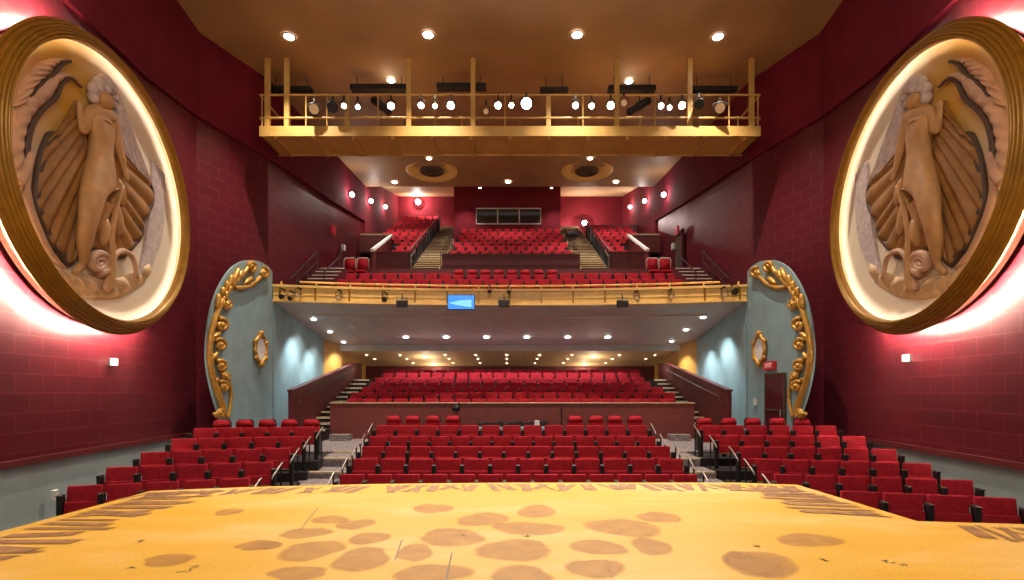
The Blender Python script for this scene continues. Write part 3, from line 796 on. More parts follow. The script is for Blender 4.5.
b = NB(); lathe(b, [(.0, 0), (.40, 0), (.42, .05), (.40, .26), (.0, .28)], 20, Matrix.Translation((3.95, 31.6, 11.18)))
tag(obj('round_hopper', b, 'darkfloor', None, True), 'dark round drum at the top of the right upper stairs', 'drum')
# balcony side door and small wall fittings
d = thing('balcony_door', 'dark maroon door ajar in the right wall above the balcony end', 'door', (8.42, 24.3, 6.9)); d['kind'] = 'structure'
b = NB(); box(b, -.06, .0, 0, 1.0, 0, 2.3); obj('door_leaf', b, 'hem', d)
b = NB(); box(b, -.1, .02, -.1, 0, 0, 2.4); box(b, -.1, .02, 1.0, 1.1, 0, 2.4); box(b, -.1, .02, -.1, 1.1, 2.3, 2.4); obj('door_frame', b, 'maroon', d)

# ------------------------------------------------------------------ grey side shells with gilded scrolls
def shellframe(s):
    a = Vector((s * 8.64, 14.3, 0)); b = Vector((s * 8.45, 17.85, 0)); d = (b - a).normalized()
    n = Vector((-s * d.y, s * d.x, 0))   # towards the room
    return a, d, n
def onshell(px, py, s, lift=0.0):
    """right-hand picture point (mirrored for the left) on the shell plane"""
    a, d, n = shellframe(1)
    k = (px - CX) / F; o = a + n * lift
    # ray X = k*Y ; point = o + d*t
    t = (k * o.y - o.x) / (d.x - k * d.y)
    p = o + d * t; p.z = SZ(py, p.y)
    return Vector((p.x * s, p.y, p.z))
outline = [(748, 430), (747.5, 300), (747.5, 272), (752, 266), (760, 261.5), (769, 260), (779, 262), (789, 269), (798, 282), (805.5, 299), (810.5, 320), (813, 342), (813, 362), (810, 382), (806, 398), (801.5, 412), (799, 424), (798, 446), (748, 446)]
stem = [(757, 270), (759, 276), (766, 283), (776, 287.5), (785, 287.5)]
main = [(770, 262.5), (775, 272), (784, 281), (793, 292), (800, 305), (806, 322), (810, 342), (810, 362), (806, 382), (801, 396), (797, 408), (797.5, 416)]
inner = [(792.5, 418), (789.5, 404), (789, 392), (791.5, 380), (796, 372), (799, 374)]
def spiral(cx, cy, r0, turns, a0, dirn, n=22):
    out = []
    for i in range(n + 1):
        t = i / n; r = r0 * (1 - .86 * t); a = a0 + dirn * 2 * PI * turns * t
        out.append((cx + r * math.cos(a), cy + r * math.sin(a)))
    return out
curls = [spiral(756.5, 273, 5.5, 1.2, -PI / 2, -1), spiral(769, 266, 5.5, 1.2, PI / 2, 1), spiral(792, 304, 5, 1.2, -.5, 1), spiral(798.5, 325, 6.5, 1.3, -1.3, -1), spiral(800, 345, 6.5, 1.3, -.8, -1),
         spiral(799, 366, 6, 1.3, -.8, -1), spiral(796.5, 386.5, 5.5, 1.3, -.8, -1), spiral(800, 412.5, 5, 1.2, 0, 1), spiral(795, 376, 4, 1.1, 2, 1)]
stalks = [[(806, 322), (803, 316), (799, 318.5)], [(810, 346), (806, 338), (801.5, 339)], [(809.5, 366), (806, 358), (801, 360)], [(806, 384), (803, 379), (799, 381)], [(797, 298), (793, 296), (793, 300)]]
leaves = [((776, 271), (783, 279), 3.2), ((788, 275), (790, 288), 3.4), ((797, 287), (797, 297), 2.8), ((801, 294), (803, 310), 3.0), ((781, 268), (788, 283), 2.6), ((768, 277), (776, 284), 2.4), ((793, 281), (793.5, 292), 2.4), ((803, 352), (809, 360), 2.0), ((800, 332), (808, 338), 2.0)]
for s, side in ((-1, 'left'), (1, 'right')):
    sh = thing('side_shell', 'curved grey-blue wing wall with a gilded scroll edge at the %s balcony end' % side, 'wing wall'); sh['kind'] = 'structure'
    a, d, n = shellframe(s)
    pts = smooth_path([onshell(px, py, s) for px, py in outline[2:18]], 4)
    pts = [onshell(*outline[0], s)] + pts + [onshell(*outline[18], s)]
    if s < 0: pts = pts
    bm = NB(); prism(bm, pts, -n * .07); obj('panel', bm, 'grey', sh)
    orn = thing('scroll_ornament', 'gilded leafy scroll running up the edge of the %s grey wing wall' % side, 'ornament')
    def tb(name, path, r0, r1, lift=.05, bulge=True):
        P = [onshell(px, py, s, lift) for px, py in path]
        P = smooth_path(P, 4); N = len(P)
        R = [.8 * (r0 + (r1 - r0) * i / (N - 1)) for i in range(N)]
        b = NB(); tube(b, P, R, 8); return obj(name, b, 'gilt', orn, True)
    tb('scroll_stem', main, .085, .12); tb('scroll_stem', stem, .08, .09); tb('scroll_stem', inner, .07, .06)
    for c in curls:
        P = [onshell(px, py, s, .08) for px, py in c]; b = NB(); tube(b, P, [.072 - .025 * i / len(P) for i in range(len(P))], 8); obj('scroll_curl', b, 'gilt', orn, True)
        e = onshell(*c[-1], s, .1); b = NB(); bmesh.ops.create_uvsphere(b, u_segments=10, v_segments=6, radius=.085, matrix=Matrix.Translation(e)); obj('scroll_bud', b, 'gilt', orn, True)
    for st_ in stalks: tb('scroll_stalk', st_, .07, .05)
    for (p0, p1, wd) in leaves:
        A = onshell(*p0, s, .05); B = onshell(*p1, s, .05); ax = (B - A); L = ax.length; ax.normalize(); nn = shellframe(s)[2]; sd = ax.cross(nn)
        mt = Matrix((( *sd, 0), (*ax, 0), (*nn, 0), (0, 0, 0, 1))).transposed(); mt.translation = (A + B) / 2
        b = NB(); bmesh.ops.create_uvsphere(b, u_segments=12, v_segments=8, radius=1, matrix=mt @ Matrix.Diagonal((wd * .034 , L * .55, .09, 1))); obj('scroll_leaf', b, 'gilt', orn, True)
    # oval mirror
    C = onshell(760.5, 349, s, .02); top = onshell(760.5, 334, s, .02).z; hz = (top - C.z); hu = .5 * (onshell(767, 349, 1).y - onshell(754.5, 349, 1).y); hu = abs(hu)
    mr_ = thing('oval_mirror', 'small oval mirror in an ornate gilt frame on the %s grey wing wall' % side, 'mirror')
    nn = shellframe(s)[2]; dd = shellframe(s)[1]
    ell = lambda t, k, l: C + dd * (hu * k * math.cos(t)) + Vector((0, 0, hz * k * math.sin(t))) + nn * l
    b = NB(); prism(b, [ell(2 * PI * i / 32, .93, .02) for i in range(32)], nn * .03); obj('mirror_glass', b, 'mirror', mr_)
    b = NB(); tube(b, [ell(2 * PI * i / 32, .88 + .05 * math.sin(8 * 2 * PI * i / 32), .05) for i in range(32)], [.06 + .02 * math.sin(16 * 2 * PI * i / 32 + 1) for i in range(32)], 8, closed=True); obj('mirror_frame', b, 'gilt', mr_, True)
    for t in (PI / 2, -PI / 2, PI * .15, PI * .85, -PI * .2, -PI * .8):
        b = NB(); bmesh.ops.create_uvsphere(b, u_segments=8, v_segments=6, radius=.11 if abs(abs(t) - PI / 2) < .1 else .075, matrix=Matrix.Translation(ell(t, 1.02, .06))); obj('frame_crest', b, 'gilt', mr_, True)
# door and exit sign in the right shell
s = 1; dd, nn = shellframe(1)[1:]
p0 = onshell(767, 420, 1, .02); p1 = onshell(785, 420, 1, .02); zt = onshell(776, 373, 1).z
dr = thing('door_1', 'dark maroon door in the right grey wing wall below the red sign', 'door'); dr['kind'] = 'structure'
b = NB(); prism(b, [(p0.x, p0.y, CROSS), (p1.x, p1.y, CROSS), (p1.x, p1.y, zt), (p0.x, p0.y, zt)], nn * .03); obj('door_leaf', b, 'door', dr)
q = p1.lerp(p0, .12); b = NB(); tube(b, [(q.x + nn.x * .08, q.y + nn.y * .08, CROSS + .95), (q.x + nn.x * .08, q.y + nn.y * .08, CROSS + 1.15)], .02, 8); obj('door_handle', b, 'chrome', dr)
b = NB()
for A, B, z0, z1 in ((p0 - dd * .0, p0 + dd * .06, CROSS, zt), (p1 - dd * .06, p1, CROSS, zt), (p0, p1, zt - .06, zt), (p0, p1, CROSS + 1.12, CROSS + 1.17)):
    prism(b, [(A.x, A.y, z0), (B.x, B.y, z0), (B.x, B.y, z1), (A.x, A.y, z1)], nn * .06)
obj('door_frame', b, 'hem', dr)
def sign(c, u, n, w, h, label, letters):
    t = thing('exit_sign', label, 'sign')
    u = Vector(u).normalized(); n = Vector(n).normalized()
    q = [c - u * w / 2 - Vector((0, 0, h / 2)), c + u * w / 2 - Vector((0, 0, h / 2)), c + u * w / 2 + Vector((0, 0, h / 2)), c - u * w / 2 + Vector((0, 0, h / 2))]
    b = NB(); prism(b, q, n * .09); obj('case', b, 'red_sign', t)
    if letters:
        cu = bpy.data.curves.new('lettering', 'FONT'); cu.body = 'EXIT'; cu.size = h * .75; cu.align_x = 'CENTER'; cu.align_y = 'CENTER'; cu.extrude = .004
        o0 = bpy.data.objects.new('lettering', cu); COL.objects.link(o0)
        me = bpy.data.meshes.new_from_object(o0.evaluated_get(bpy.context.evaluated_depsgraph_get())); bpy.data.objects.remove(o0)
        me.materials.clear(); me.materials.append(M['sign_letters']); o = bpy.data.objects.new('lettering', me); COL.objects.link(o)
        z = Vector((0, 0, 1)); x = z.cross(n)   # reading direction seen from the room
        mt = Matrix(((*x, 0), (*z, 0), (*n, 0), (0, 0, 0, 1))).transposed(); mt.translation = c + n * .095
        o.matrix_world = mt; o.parent = t
    return t
c = onshell(771, 365.5, 1, .02); sign(c, dd, nn, .62, .27, 'red lit exit sign above the maroon door in the right grey wing wall', True)
sign(Vector((8.3, 24.75, SZ(230.5, 24.75))), (0, 1, 0), (-1, 0, 0), .45, .38, 'small red lit sign above the door high on the right balcony wall', False)
sign(Vector((-8.38, 23.6, SZ(230, 23.6))), (0, 1, 0), (1, 0, 0), .45, .38, 'small red lit sign high on the left balcony wall', False)

def wallbox(px, py, Y, w, h, dep, label, cat, m='white', name='wall_fitting', x=None):
    p = W(px, py, Y)
    b = NB(); box(b, p.x - dep / 2, p.x + dep / 2, p.y - w / 2, p.y + w / 2, p.z - h / 2, p.z + h / 2, None, .012, 1)
    return tag(obj(name, b, m), label, cat)
def fw_y(px): # Y where picture column px meets the front splayed wall
    k = abs(px - CX) / F; return 7.72 / (k - .12)
for px, py, side in ((114, 362, 'left'), (906, 358, 'right')):
    Y = fw_y(px); p = W(px, py, Y); s = 1 if px > CX else -1
    t = thing('wall_sconce', 'small white wall lamp on the red tiles below the %s round relief' % side, 'wall lamp', (p.x, p.y, p.z))
    b = NB(); box(b, -.05, .05, -.07, .07, -.085, .085, None, .02, 2); obj('lamp_body', b, mat('sconce glass', (.9, .85, .8), .4, emit=(1, .9, .8), estr=.7), t)
    b = NB(); box(b, min(s * .02, s * .18), max(s * .02, s * .18), -.07, .07, -.07, .07); obj('bracket', b, 'chrome', t)
Y = fw_y(55); p = W(55, 495, Y)
b = NB(); box(b, p.x - .03, p.x + .03, p.y - .06, p.y + .06, p.z - .1, p.z + .1, None, .01, 1); tag(obj('socket_plate', b, 'white'), 'white socket plate low on the left grey wall beside the front seats', 'socket')
for px, py, Y, sd in ((343, 248, 24.9, 'left'), (673.5, 246.5, 25.4, 'right')):
    p = W(px, py, Y); s = 1 if px > CX else -1; p.x = s * 8.3
    b = NB(); box(b, p.x - .08, p.x + .08, p.y - .12, p.y + .12, p.z - .16, p.z + .16, None, .03, 2); tag(obj('emergency_lamp', b, 'white'), 'small white fitting on the %s wall above the balcony steps' % sd, 'wall lamp')
p = onshell(755, 402, 1, .03); b = NB(); box(b, p.x - .03, p.x + .03, p.y - .07, p.y + .07, p.z - .12, p.z + .12, None, .01, 1); tag(obj('switch_plate', b, 'white'), 'white switch plate on the right grey wing wall near the door', 'switch')

# ------------------------------------------------------------------ round reliefs
MC_Y, MC_Z = 10.9, 5.82
def med_frame(s):
    U = Vector((s * .1191, .9929, 0)); N = Vector((-s * .9929, .1191, 0)); O = Vector((s * (FW(MC_Y)), MC_Y, MC_Z))
    m = Matrix(((*U, 0), (0, 0, 1, 0), (*N, 0), (0, 0, 0, 1))).transposed(); m.translation = O
    return m
def UV(px, py, w=0.0):
    """picture point on the right relief -> local (u, v)"""
    k = (px - CX) / F
    Y = (7.7 - w - .17) / (k - .12); Z = SZ(py, Y)
    return Vector(((Y - MC_Y) * 1.0072, Z - MC_Z, w))
def ruled(O, H, wf, ns=9, nt=40, wav=0.0):
    """surface between two polylines O(t), H(t); wf(s,t) = relief height"""
    def samp(P, t):
        Q = smooth_path([Vector((*p, 0)) for p in P], 6); x = t * (len(Q) - 1); i = min(int(x), len(Q) - 2); return Q[i].lerp(Q[i + 1], x - i)
    b = NB(); V = []
    for j in range(nt + 1):
        t = j / nt; a = samp(O, t); h = samp(H, t); row = []
        h = h + Vector((wav * math.sin(23 * t), wav * math.cos(19 * t), 0))
        for i in range(ns + 1):
            q = i / ns; p = a.lerp(h, q); uv = UV(p.x, p.y, .12); row.append(b.verts.new((uv.x, uv.y, wf(q, t))))
        V.append(row)
    for j in range(nt):
        for i in range(ns): b.faces.new([V[j][i], V[j + 1][i], V[j + 1][i + 1], V[j][i + 1]])
    # close it down to the panel
    border = [V[0][i] for i in range(ns + 1)] + [V[j][ns] for j in range(1, nt + 1)] + [V[nt][i] for i in range(ns - 1, -1, -1)] + [V[j][0] for j in range(nt - 1, 0, -1)]
    low = [b.verts.new((v.co.x, v.co.y, .0)) for v in border]
    for i in range(len(border)): b.faces.new([border[i], border[(i + 1) % len(border)], low[(i + 1) % len(border)], low[i]])
    return b
def rtube(path, r, w, k=5):
    P = smooth_path([Vector((*p, 0)) for p in path], k); P = [UV(p.x, p.y, w) for p in P]
    b = NB(); N = len(P); R = r if not isinstance(r, tuple) else [r[0] + (r[1] - r[0]) * i / (N - 1) for i in range(N)]
    return tube(b, P, R, 8)
def body_mesh():
    joints = dict(pel=(922, 174, .42, .14), wai=(921, 149, .25, .14), che=(920.5, 125, .35, .15), sho=(920, 113, .24, .14), nec=(917.5, 106.5, .11, .18), hea=(915.5, 99.5, .20, .28), hed=(915.5, 91, .21, .28),
                  sr=(930.5, 111, .16, .15), er=(939, 131, .13, .17), wr=(941.5, 110, .07, .19), hr=(941.5, 99, .085, .2),
                  sl=(909, 115, .16, .14), el=(902, 147, .13, .16), wl=(896, 172, .065, .17), hl=(893.5, 181, .07, .17),
                  brl=(913.5, 123.5, .14, .31), brr=(925.5, 122.5, .14, .31), hpr=(927.5, 185, .30, .26), tr=(931.5, 202, .29, .34), kr=(934.5, 220, .21, .37), cr=(938, 241, .19, .27), ar=(939, 264, .085, .15), tor=(948, 273, .07, .16),
                  hpl=(915.5, 186, .27, .14), kl=(921, 224, .15, .10), al=(914, 255, .08, .1))
    links = [('pel', 'wai'), ('wai', 'che'), ('che', 'sho'), ('sho', 'nec'), ('nec', 'hea'), ('hea', 'hed'), ('sho', 'sr'), ('sr', 'er'), ('er', 'wr'), ('wr', 'hr'), ('sho', 'sl'), ('sl', 'el'), ('el', 'wl'), ('wl', 'hl'),
             ('che', 'brl'), ('che', 'brr'), ('pel', 'hpr'), ('hpr', 'tr'), ('tr', 'kr'), ('kr', 'cr'), ('cr', 'ar'), ('ar', 'tor'), ('pel', 'hpl'), ('hpl', 'kl'), ('kl', 'al')]
    me = bpy.data.meshes.new('carved_figure'); names = list(joints)
    vs = []
    for k in names:
        x, y, r, w = joints[k]; p = UV(x, y, w); vs.append((p.x, p.y, w / .62))
    me.from_pydata(vs, [(names.index(a), names.index(b)) for a, b in links], [])
    o = bpy.data.objects.new('carved_figure', me); COL.objects.link(o)
    o.modifiers.new('skin', 'SKIN'); ss = o.modifiers.new('sub', 'SUBSURF'); ss.levels = ss.render_levels = 2
    for i, k in enumerate(names):
        sv = me.skin_vertices[0].data[i]; sv.radius = (joints[k][2],) * 2; sv.use_root = (k == 'pel')
    dg = bpy.context.evaluated_depsgraph_get(); ev = o.evaluated_get(dg); m2 = bpy.data.meshes.new_from_object(ev)
    bpy.data.objects.remove(o)
    for v in m2.vertices: v.co.z *= .62
    for p in m2.polygons: p.use_smooth = True
    m2.materials.clear(); m2.materials.append(M['figure'])
    return m2
fig_me = body_mesh()
for s, side in ((-1, 'left'), (1, 'right')):
    mt = med_frame(s)
    md = thing('round_relief', 'large round gold-framed relief of a draped standing woman on the %s red wall' % side, 'relief')
    md.matrix_world = mt
    I = None
    # frame profile in (r, w): inner reveal, ridged face, outer edge
    prof = [(2.90, .30), (2.90, .41), (2.79, .41), (2.79, .335), (2.77, .33), (2.77, .46), (2.79, .50)]
    for k in range(6):
        r0 = 2.795 + k * .049; w0 = .50 - .010 * k * k * .8
        for q in range(5): prof.append((r0 + .046 * q / 4, w0 + .026 * math.sin(PI * q / 4)))
        prof.append((r0 + .048, w0 - .018))
    prof += [(3.10, .28), (3.07, .26), (2.95, .28)]
    b = NB(); lathe(b, prof, 96, None, True); o = obj('frame', b, 'frame', md, True)
    b = NB(); lathe(b, [(2.90, .0), (2.90, .30), (2.94, .30), (2.94, .0)], 96, None, True); obj('reveal', b, 'reveal', md, True)
    b = NB(); lathe(b, [(0, .0), (2.90, .0), (2.90, .02), (0, .02)], 96); obj('painted_panel', b, 'mural', md)
    b = NB(); lathe(b, [(2.86 + .012 * math.cos(t), .385 + .012 * math.sin(t)) for t in [2 * PI * k / 6 for k in range(6)]], 96, None, True)
    obj('cove_light', b, 'cove', md, True)
    # hanging posts that carry the frame off the wall
    for t in (-.3, .9, 1.57):
        b = NB(); box(b, -.05, .05, -.05, .05, -.01, .3, Matrix.Translation((2.99 * math.cos(t), 2.99 * math.sin(t), 0))); obj('bracket', b, 'black', md)
    # halo tube behind the stage-side half of the frame
    arc = [(2.97 * math.cos(t), 2.97 * math.sin(t), .22) for t in [PI * (.62 + 1.05 * k / 40) for k in range(41)]]
    b = NB(); tube(b, arc, .02, 6); obj('halo_light', b, 'tube', md)
    f = bpy.data.objects.new('carved_figure', fig_me); COL.objects.link(f); f.parent = md
    hb = NB()
    for (x, y, rr, w) in ((914, 82.5, .19, .22), (908, 87, .14, .2), (920, 83.5, .16, .22), (925, 89, .15, .2), (926, 97, .13, .17), (905.5, 95, .11, .18), (907, 103, .09, .14), (917, 87, .10, .36), (911.5, 88, .10, .36)):
        p = UV(x, y, w); bmesh.ops.create_uvsphere(hb, u_segments=14, v_segments=9, radius=rr, matrix=Matrix.Translation((p.x, p.y, w * .8)) @ Matrix.Diagonal((1, 1, .75, 1)))
    obj('hair', hb, 'hair', f, True)
    vb = ruled([(904, 92), (903, 110), (908, 120)], [(868, 178), (874, 183), (890, 168)], lambda q, t: .05 + .10 * (1 - q) + .03 * abs(math.sin(6 * PI * t)), 10, 30); obj('veil', vb, 'hair', f, True)
    fold = lambda n, hgt: (lambda q, t: .05 + hgt * (.35 + .65 * abs(math.sin(n * PI * t + .4))) * (.35 + .65 * q) + .03 * (1 - q))
    O1 = [(942, 100), (940, 122), (934, 150), (934, 190), (936, 212)]
    H1 = [(962, 132), (970, 137), (981, 157), (982, 190), (982, 214), (971, 239), (961, 248), (954, 264), (944, 258), (940, 246)]
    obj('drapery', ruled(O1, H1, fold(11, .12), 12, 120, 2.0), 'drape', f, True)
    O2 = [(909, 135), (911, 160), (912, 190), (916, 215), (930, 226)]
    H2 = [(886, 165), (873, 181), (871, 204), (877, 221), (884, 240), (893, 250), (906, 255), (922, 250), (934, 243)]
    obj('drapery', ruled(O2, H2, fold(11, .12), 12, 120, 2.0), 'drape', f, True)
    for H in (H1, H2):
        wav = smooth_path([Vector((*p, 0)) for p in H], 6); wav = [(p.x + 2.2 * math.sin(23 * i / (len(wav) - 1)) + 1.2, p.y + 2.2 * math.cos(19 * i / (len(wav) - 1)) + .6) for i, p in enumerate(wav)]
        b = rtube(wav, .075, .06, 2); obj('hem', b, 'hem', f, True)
    # great leaves on the stage side
    L1i = [(940, 86), (950, 77.5), (959, 82), (966, 97), (979, 108), (989, 122), (994, 140), (995, 157), (996, 172)]
    L1o = [(940, 84.5), (955, 71), (973, 75), (991, 91), (1003, 112), (1009, 137), (1010, 170), (1008, 200)]
    obj('leaf', ruled(L1i, L1o, lambda q, t: .06 + .12 * math.sin(PI * q) * (.85 + .15 * math.cos(26 * PI * t)), 8, 80), 'leaf', md, True)
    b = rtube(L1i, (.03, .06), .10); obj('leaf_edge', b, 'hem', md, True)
    L2i = [(951, 60), (958, 62), (964, 68), (968, 74), (978, 80), (992, 96)]
    L2o = [(958, 57), (968, 58), (980, 64), (990, 75), (998, 90), (1003, 106)]
    obj('leaf', ruled(L2i, L2o, lambda q, t: .05 + .10 * math.sin(PI * q) * (.75 + .25 * math.cos(18 * PI * t)), 8, 60), 'leaf', md, True)
    b = rtube(L2i, .035, .09); obj('leaf_edge', b, 'hem', md, True)
    obj('stalk', rtube([(998, 160), (997, 190), (988, 220), (972, 252), (958, 268)], (.10, .05), .10), 'leaf', md, True)
    obj('stalk', rtube([(991, 152), (996, 170), (1005, 182)], (.05, .1), .14), 'leaf', md, True)
    sp = spiral(922.5, 262, 11, 2.3, PI * .5, 1, 50); obj('fern_curl', rtube(sp, (.10, .05), .14, 1), 'leaf', md, True)
    obj('fern_stalk', rtube([(884, 278), (888, 258), (898, 250.5), (907, 255), (911, 268), (916, 290)], (.05, .08), .15), 'leaf', md, True)
    obj('fern_stalk', rtube([(911, 290), (909, 262), (910, 235), (905, 205), (899, 185)], (.07, .05), .22), 'figure', md, True)
    for (x, y, ru, rv, tilt) in ((903, 216, .16, .42, .3), (915, 232, .13, .34, -.2), (899, 192, .1, .3, .25), (909, 268, .1, .3, 0)):
        p = UV(x, y, .2); b = NB(); bmesh.ops.create_uvsphere(b, u_segments=12, v_segments=8, radius=1, matrix=Matrix.Translation((p.x, p.y, .16)) @ Matrix.Rotation(tilt, 4, 'Z') @ Matrix.Diagonal((ru, rv, .1, 1))); obj('bud', b, 'figure', md, True)
    gb = ruled([(868, 262), (885, 272), (905, 278), (930, 276), (950, 272), (968, 262)], [(872, 282), (885, 291), (900, 298), (920, 299), (940, 294), (962, 280)], lambda q, t: .04 + .12 * abs(math.sin(7 * PI * t + 2 * q)) * math.sin(PI * min(1, q + .15)), 8, 60)
    obj('carved_ground', gb, 'shellrelief', md, True)
    gb = ruled([(866, 160), (868, 200), (873, 240), (880, 275)], [(853, 175), (854, 205), (858, 240), (868, 272)], lambda q, t: .03 + .06 * abs(math.sin(4 * PI * q + 3 * t)), 12, 40)
    obj('carved_cascade', gb, 'hair', md, True)

for md in [o for o in COL.objects if o.name.startswith('round_relief')]:
    for ch in md.children:
        if ch.name.split('.')[0] not in ('frame', 'reveal', 'cove_light', 'bracket', 'halo_light'): ch.location.z += .17

# ------------------------------------------------------------------ catwalk
CWY0, CWY1, CWZ, CWH = 16.57, 17.85, SZ(136, 16.57), 8.28
cw = thing('catwalk', 'long ochre lighting catwalk hanging under the ceiling across the hall', 'catwalk')
bm = NB(); box(bm, -CWH, CWH, CWY0, CWY1, CWZ, CWZ + .06); obj('deck', bm, 'catwalk', cw)
for k in range(13):
    x = -CWH + .5 + (2 * CWH - 1) * k / 12; b = NB(); box(b, x - .05, x + .05, CWY0, CWY1, CWZ - .10, CWZ); obj('floor_joist', b, 'catwalk', cw)
b = NB(); box(b, -CWH, CWH, CWY0 - .06, CWY0, CWZ - .03, CWZ + .30); obj('toe_board', b, 'catwalk', cw)
b = NB(); box(b, -CWH, CWH, CWY1, CWY1 + .06, CWZ - .05, CWZ + .30); obj('toe_board', b, 'catwalk', cw)
zt = SZ(95, CWY0); zm = SZ(118, CWY0)
for y, zz in ((CWY0, zt), (CWY0, zm), (CWY1, zt - .06), (CWY1, zm - .05)):
    b = NB(); tube(b, [(-CWH, y, zz), (CWH, y, zz)], .035, 8); obj('rail', b, 'catwalk', cw)
for sx in (-1, 1):
    for zz in (zt, zm):
        b = NB(); tube(b, [(sx * CWH, CWY0, zz), (sx * CWH, CWY1, zz)], .035, 8); obj('end_rail', b, 'catwalk', cw)
    b = NB(); box(b, min(sx * CWH, sx * (CWH - .05)), max(sx * CWH, sx * (CWH - .05)), CWY0, CWY1, CWZ, CWZ + .3); obj('end_board', b, 'catwalk', cw)
for px in (267, 286.5, 347, 408.6, 473, 548.5, 617, 690, 752):
    x = SX(px, CWY0); tall = px not in (347, 548.5)
    b = NB(); box(b, x - .075, x + .075, CWY0 - .02, CWY0 + .10, CWZ - .02, 12.5 if tall else zt); obj('hanger_post', b, 'catwalk', cw)
for px in (262, 306, 327, 378, 435, 505, 583, 655, 729, 758):
    x = SX(px, CWY0); b = NB(); tube(b, [(x, CWY0, CWZ + .1), (x, CWY0, zt)], .022, 6); obj('rail_post', b, 'catwalk', cw)
for px in (290, 345, 402, 462, 520, 578, 640, 700, 738):
    x = SX(px, CWY1); b = NB(); tube(b, [(x, CWY1, CWZ + .1), (x, CWY1, zt)], .025, 6); obj('rail_post', b, 'catwalk', cw)
# black boxes hanging above the catwalk
for j, (a, b_, y0, y1) in enumerate(((270, 312, 88, 92), (351, 407, 86, 91), (437, 486, 85, 89.5), (540, 568, 89, 92), (608, 655, 87, 92), (691, 736, 88, 92.5))):
    Y = 17.6; b = NB(); box(b, SX(a, Y), SX(b_, Y), Y - .15, Y + .15, SZ(y1, Y), SZ(y0, Y), None, .01, 1)
    for x in (SX(a, Y) + .2, SX(b_, Y) - .2): tube(b, [(x, Y, SZ(y0, Y)), (x, Y, 12.55)], .012, 6)
    tag(obj('cable_tray', b, 'black'), '%s of the long black trays hanging above the catwalk rail, counted from the left' % ORD[j], 'cable tray', 'black trays above the catwalk')

# ------------------------------------------------------------------ stage lights
def lamp_unit(name, loc, target, r, ln, lensmat, label, group, clamp=.22, reach=.03):
    o = thing(name, label, 'stage light', loc, 0, group)
    d = (Vector(target) - Vector(loc)).normalized(); q = d.to_track_quat('Z', 'Y').to_matrix().to_4x4()
    b = NB(); lathe(b, [(0, -ln), (r * .55, -ln), (r * .75, -ln * .75), (r * .8, -ln * .2), (r, 0), (r * 1.05, .03), (r * .9, .03), (r * .88, 0), (0, 0)], 16, q); obj('housing', b, 'black', o, True)
    b = NB(); lathe(b, [(0, .012), (r * .86, .012), (r * .86, .0), (0, .0)], 16, q); obj('lens', b, lensmat, o)
    b = NB(); h = Vector((d.y, -d.x, 0)).normalized() * (r * 1.12); c = -d * ln * .4
    tube(b, [c + h, c + h * .98 + Vector((0, 0, clamp * .7)), c + Vector((0, 0, clamp)), c - h * .98 + Vector((0, 0, clamp * .7)), c - h], .012, 6); obj('yoke', b, 'black', o)
    b = NB(); cc = c + Vector((0, 0, clamp)); box(b, cc.x - .03, cc.x + .03, cc.y - .03, cc.y + reach, cc.z, cc.z + (.12 if reach < .1 else .04)); obj('clamp', b, 'black', o)
    return o
lit = [(344, 106, .11), (357.7, 107, .10), (391, 106, .15), (421, 105.5, .13), (435, 106, .10), (450.7, 105.5, .16), (498, 105.5, .14), (511.5, 105.5, .11), (526.4, 103.5, .24), (575.5, 105.5, .13), (591.5, 106, .12), (610.7, 105.5, .16),
       (661, 106, .12), (669.5, 107.7, .10), (682, 105.5, .15)]
SPOTP = 800
for j, (px, py, r) in enumerate(lit):
    p = W(px, py, 16.3)
    tg = Vector((p.x * .25, 4.0, 0)) if j % 2 else Vector((-p.x * .15, 5.5, 0))
    lamp_unit('stage_spotlight', p, (p.x * .12, 0, 1.5), r * .8, .34, 'hot', 'lit stage spotlight on the catwalk, %s lit lamp counted from the left' % ORD[j] if j != 8 else 'largest and brightest lit stage spotlight near the middle of the catwalk', 'lit spotlights on the catwalk')
    if j % 2 == 0 or j == 13:
        d = (tg - p).normalized()
        spot('spot_beam', p + d * .12, tg, SPOTP * 2 * (r / .135) ** .5, 58, (1, .86, .68), .7, .04)
unl = [(314, 109, .18, 'amber', 'large unlit lamp with a cream lens, left part of the catwalk'), (332.5, 107, .17, 'black', 'dark unlit lamp beside the cream-lensed lamp at the left part of the catwalk'), (486, 111.5, .1, 'amber', 'tiny amber lamp low on the catwalk between lit spotlights'),
       (720, 108, .18, 'amber', 'large unlit lamp with a cream lens, right part of the catwalk'), (699, 104, .15, 'black', 'dark unlit lamp beside the right cream-lensed lamp on the catwalk'), (624, 103, .12, 'amber', 'small reddish unlit lamp beside the right long black profile lamp')]
for px, py, r, m_, lab in unl:
    p = W(px, py, 16.3); lamp_unit('stage_lamp', p, (p.x * .3, 0, 1), r, .34, m_, lab, 'unlit lamps on the catwalk')
for a, b_, lab in (((374, 100), (389, 112), 'long black profile lamp tilted down on the left half of the catwalk'), ((648, 101), (629, 112), 'long black profile lamp tilted down on the right half of the catwalk')):
    p = W(*a, 16.9); q = W(*b_, 16.45); o = thing('profile_lamp', lab, 'stage light', p); v = q - p
    b = NB(); tube(b, [Vector(), v * .6], .13, 12); obj('housing', b, 'black', o, True)
    b = NB(); tube(b, [v * .6, v], [.10, .12], 12); obj('barrel', b, 'darkseat', o, True)
    b = NB(); tube(b, [v * .4 + Vector((0, .15, 0)), v * .4 + Vector((0, .1, .45))], .02, 6); obj('yoke', b, 'black', o)
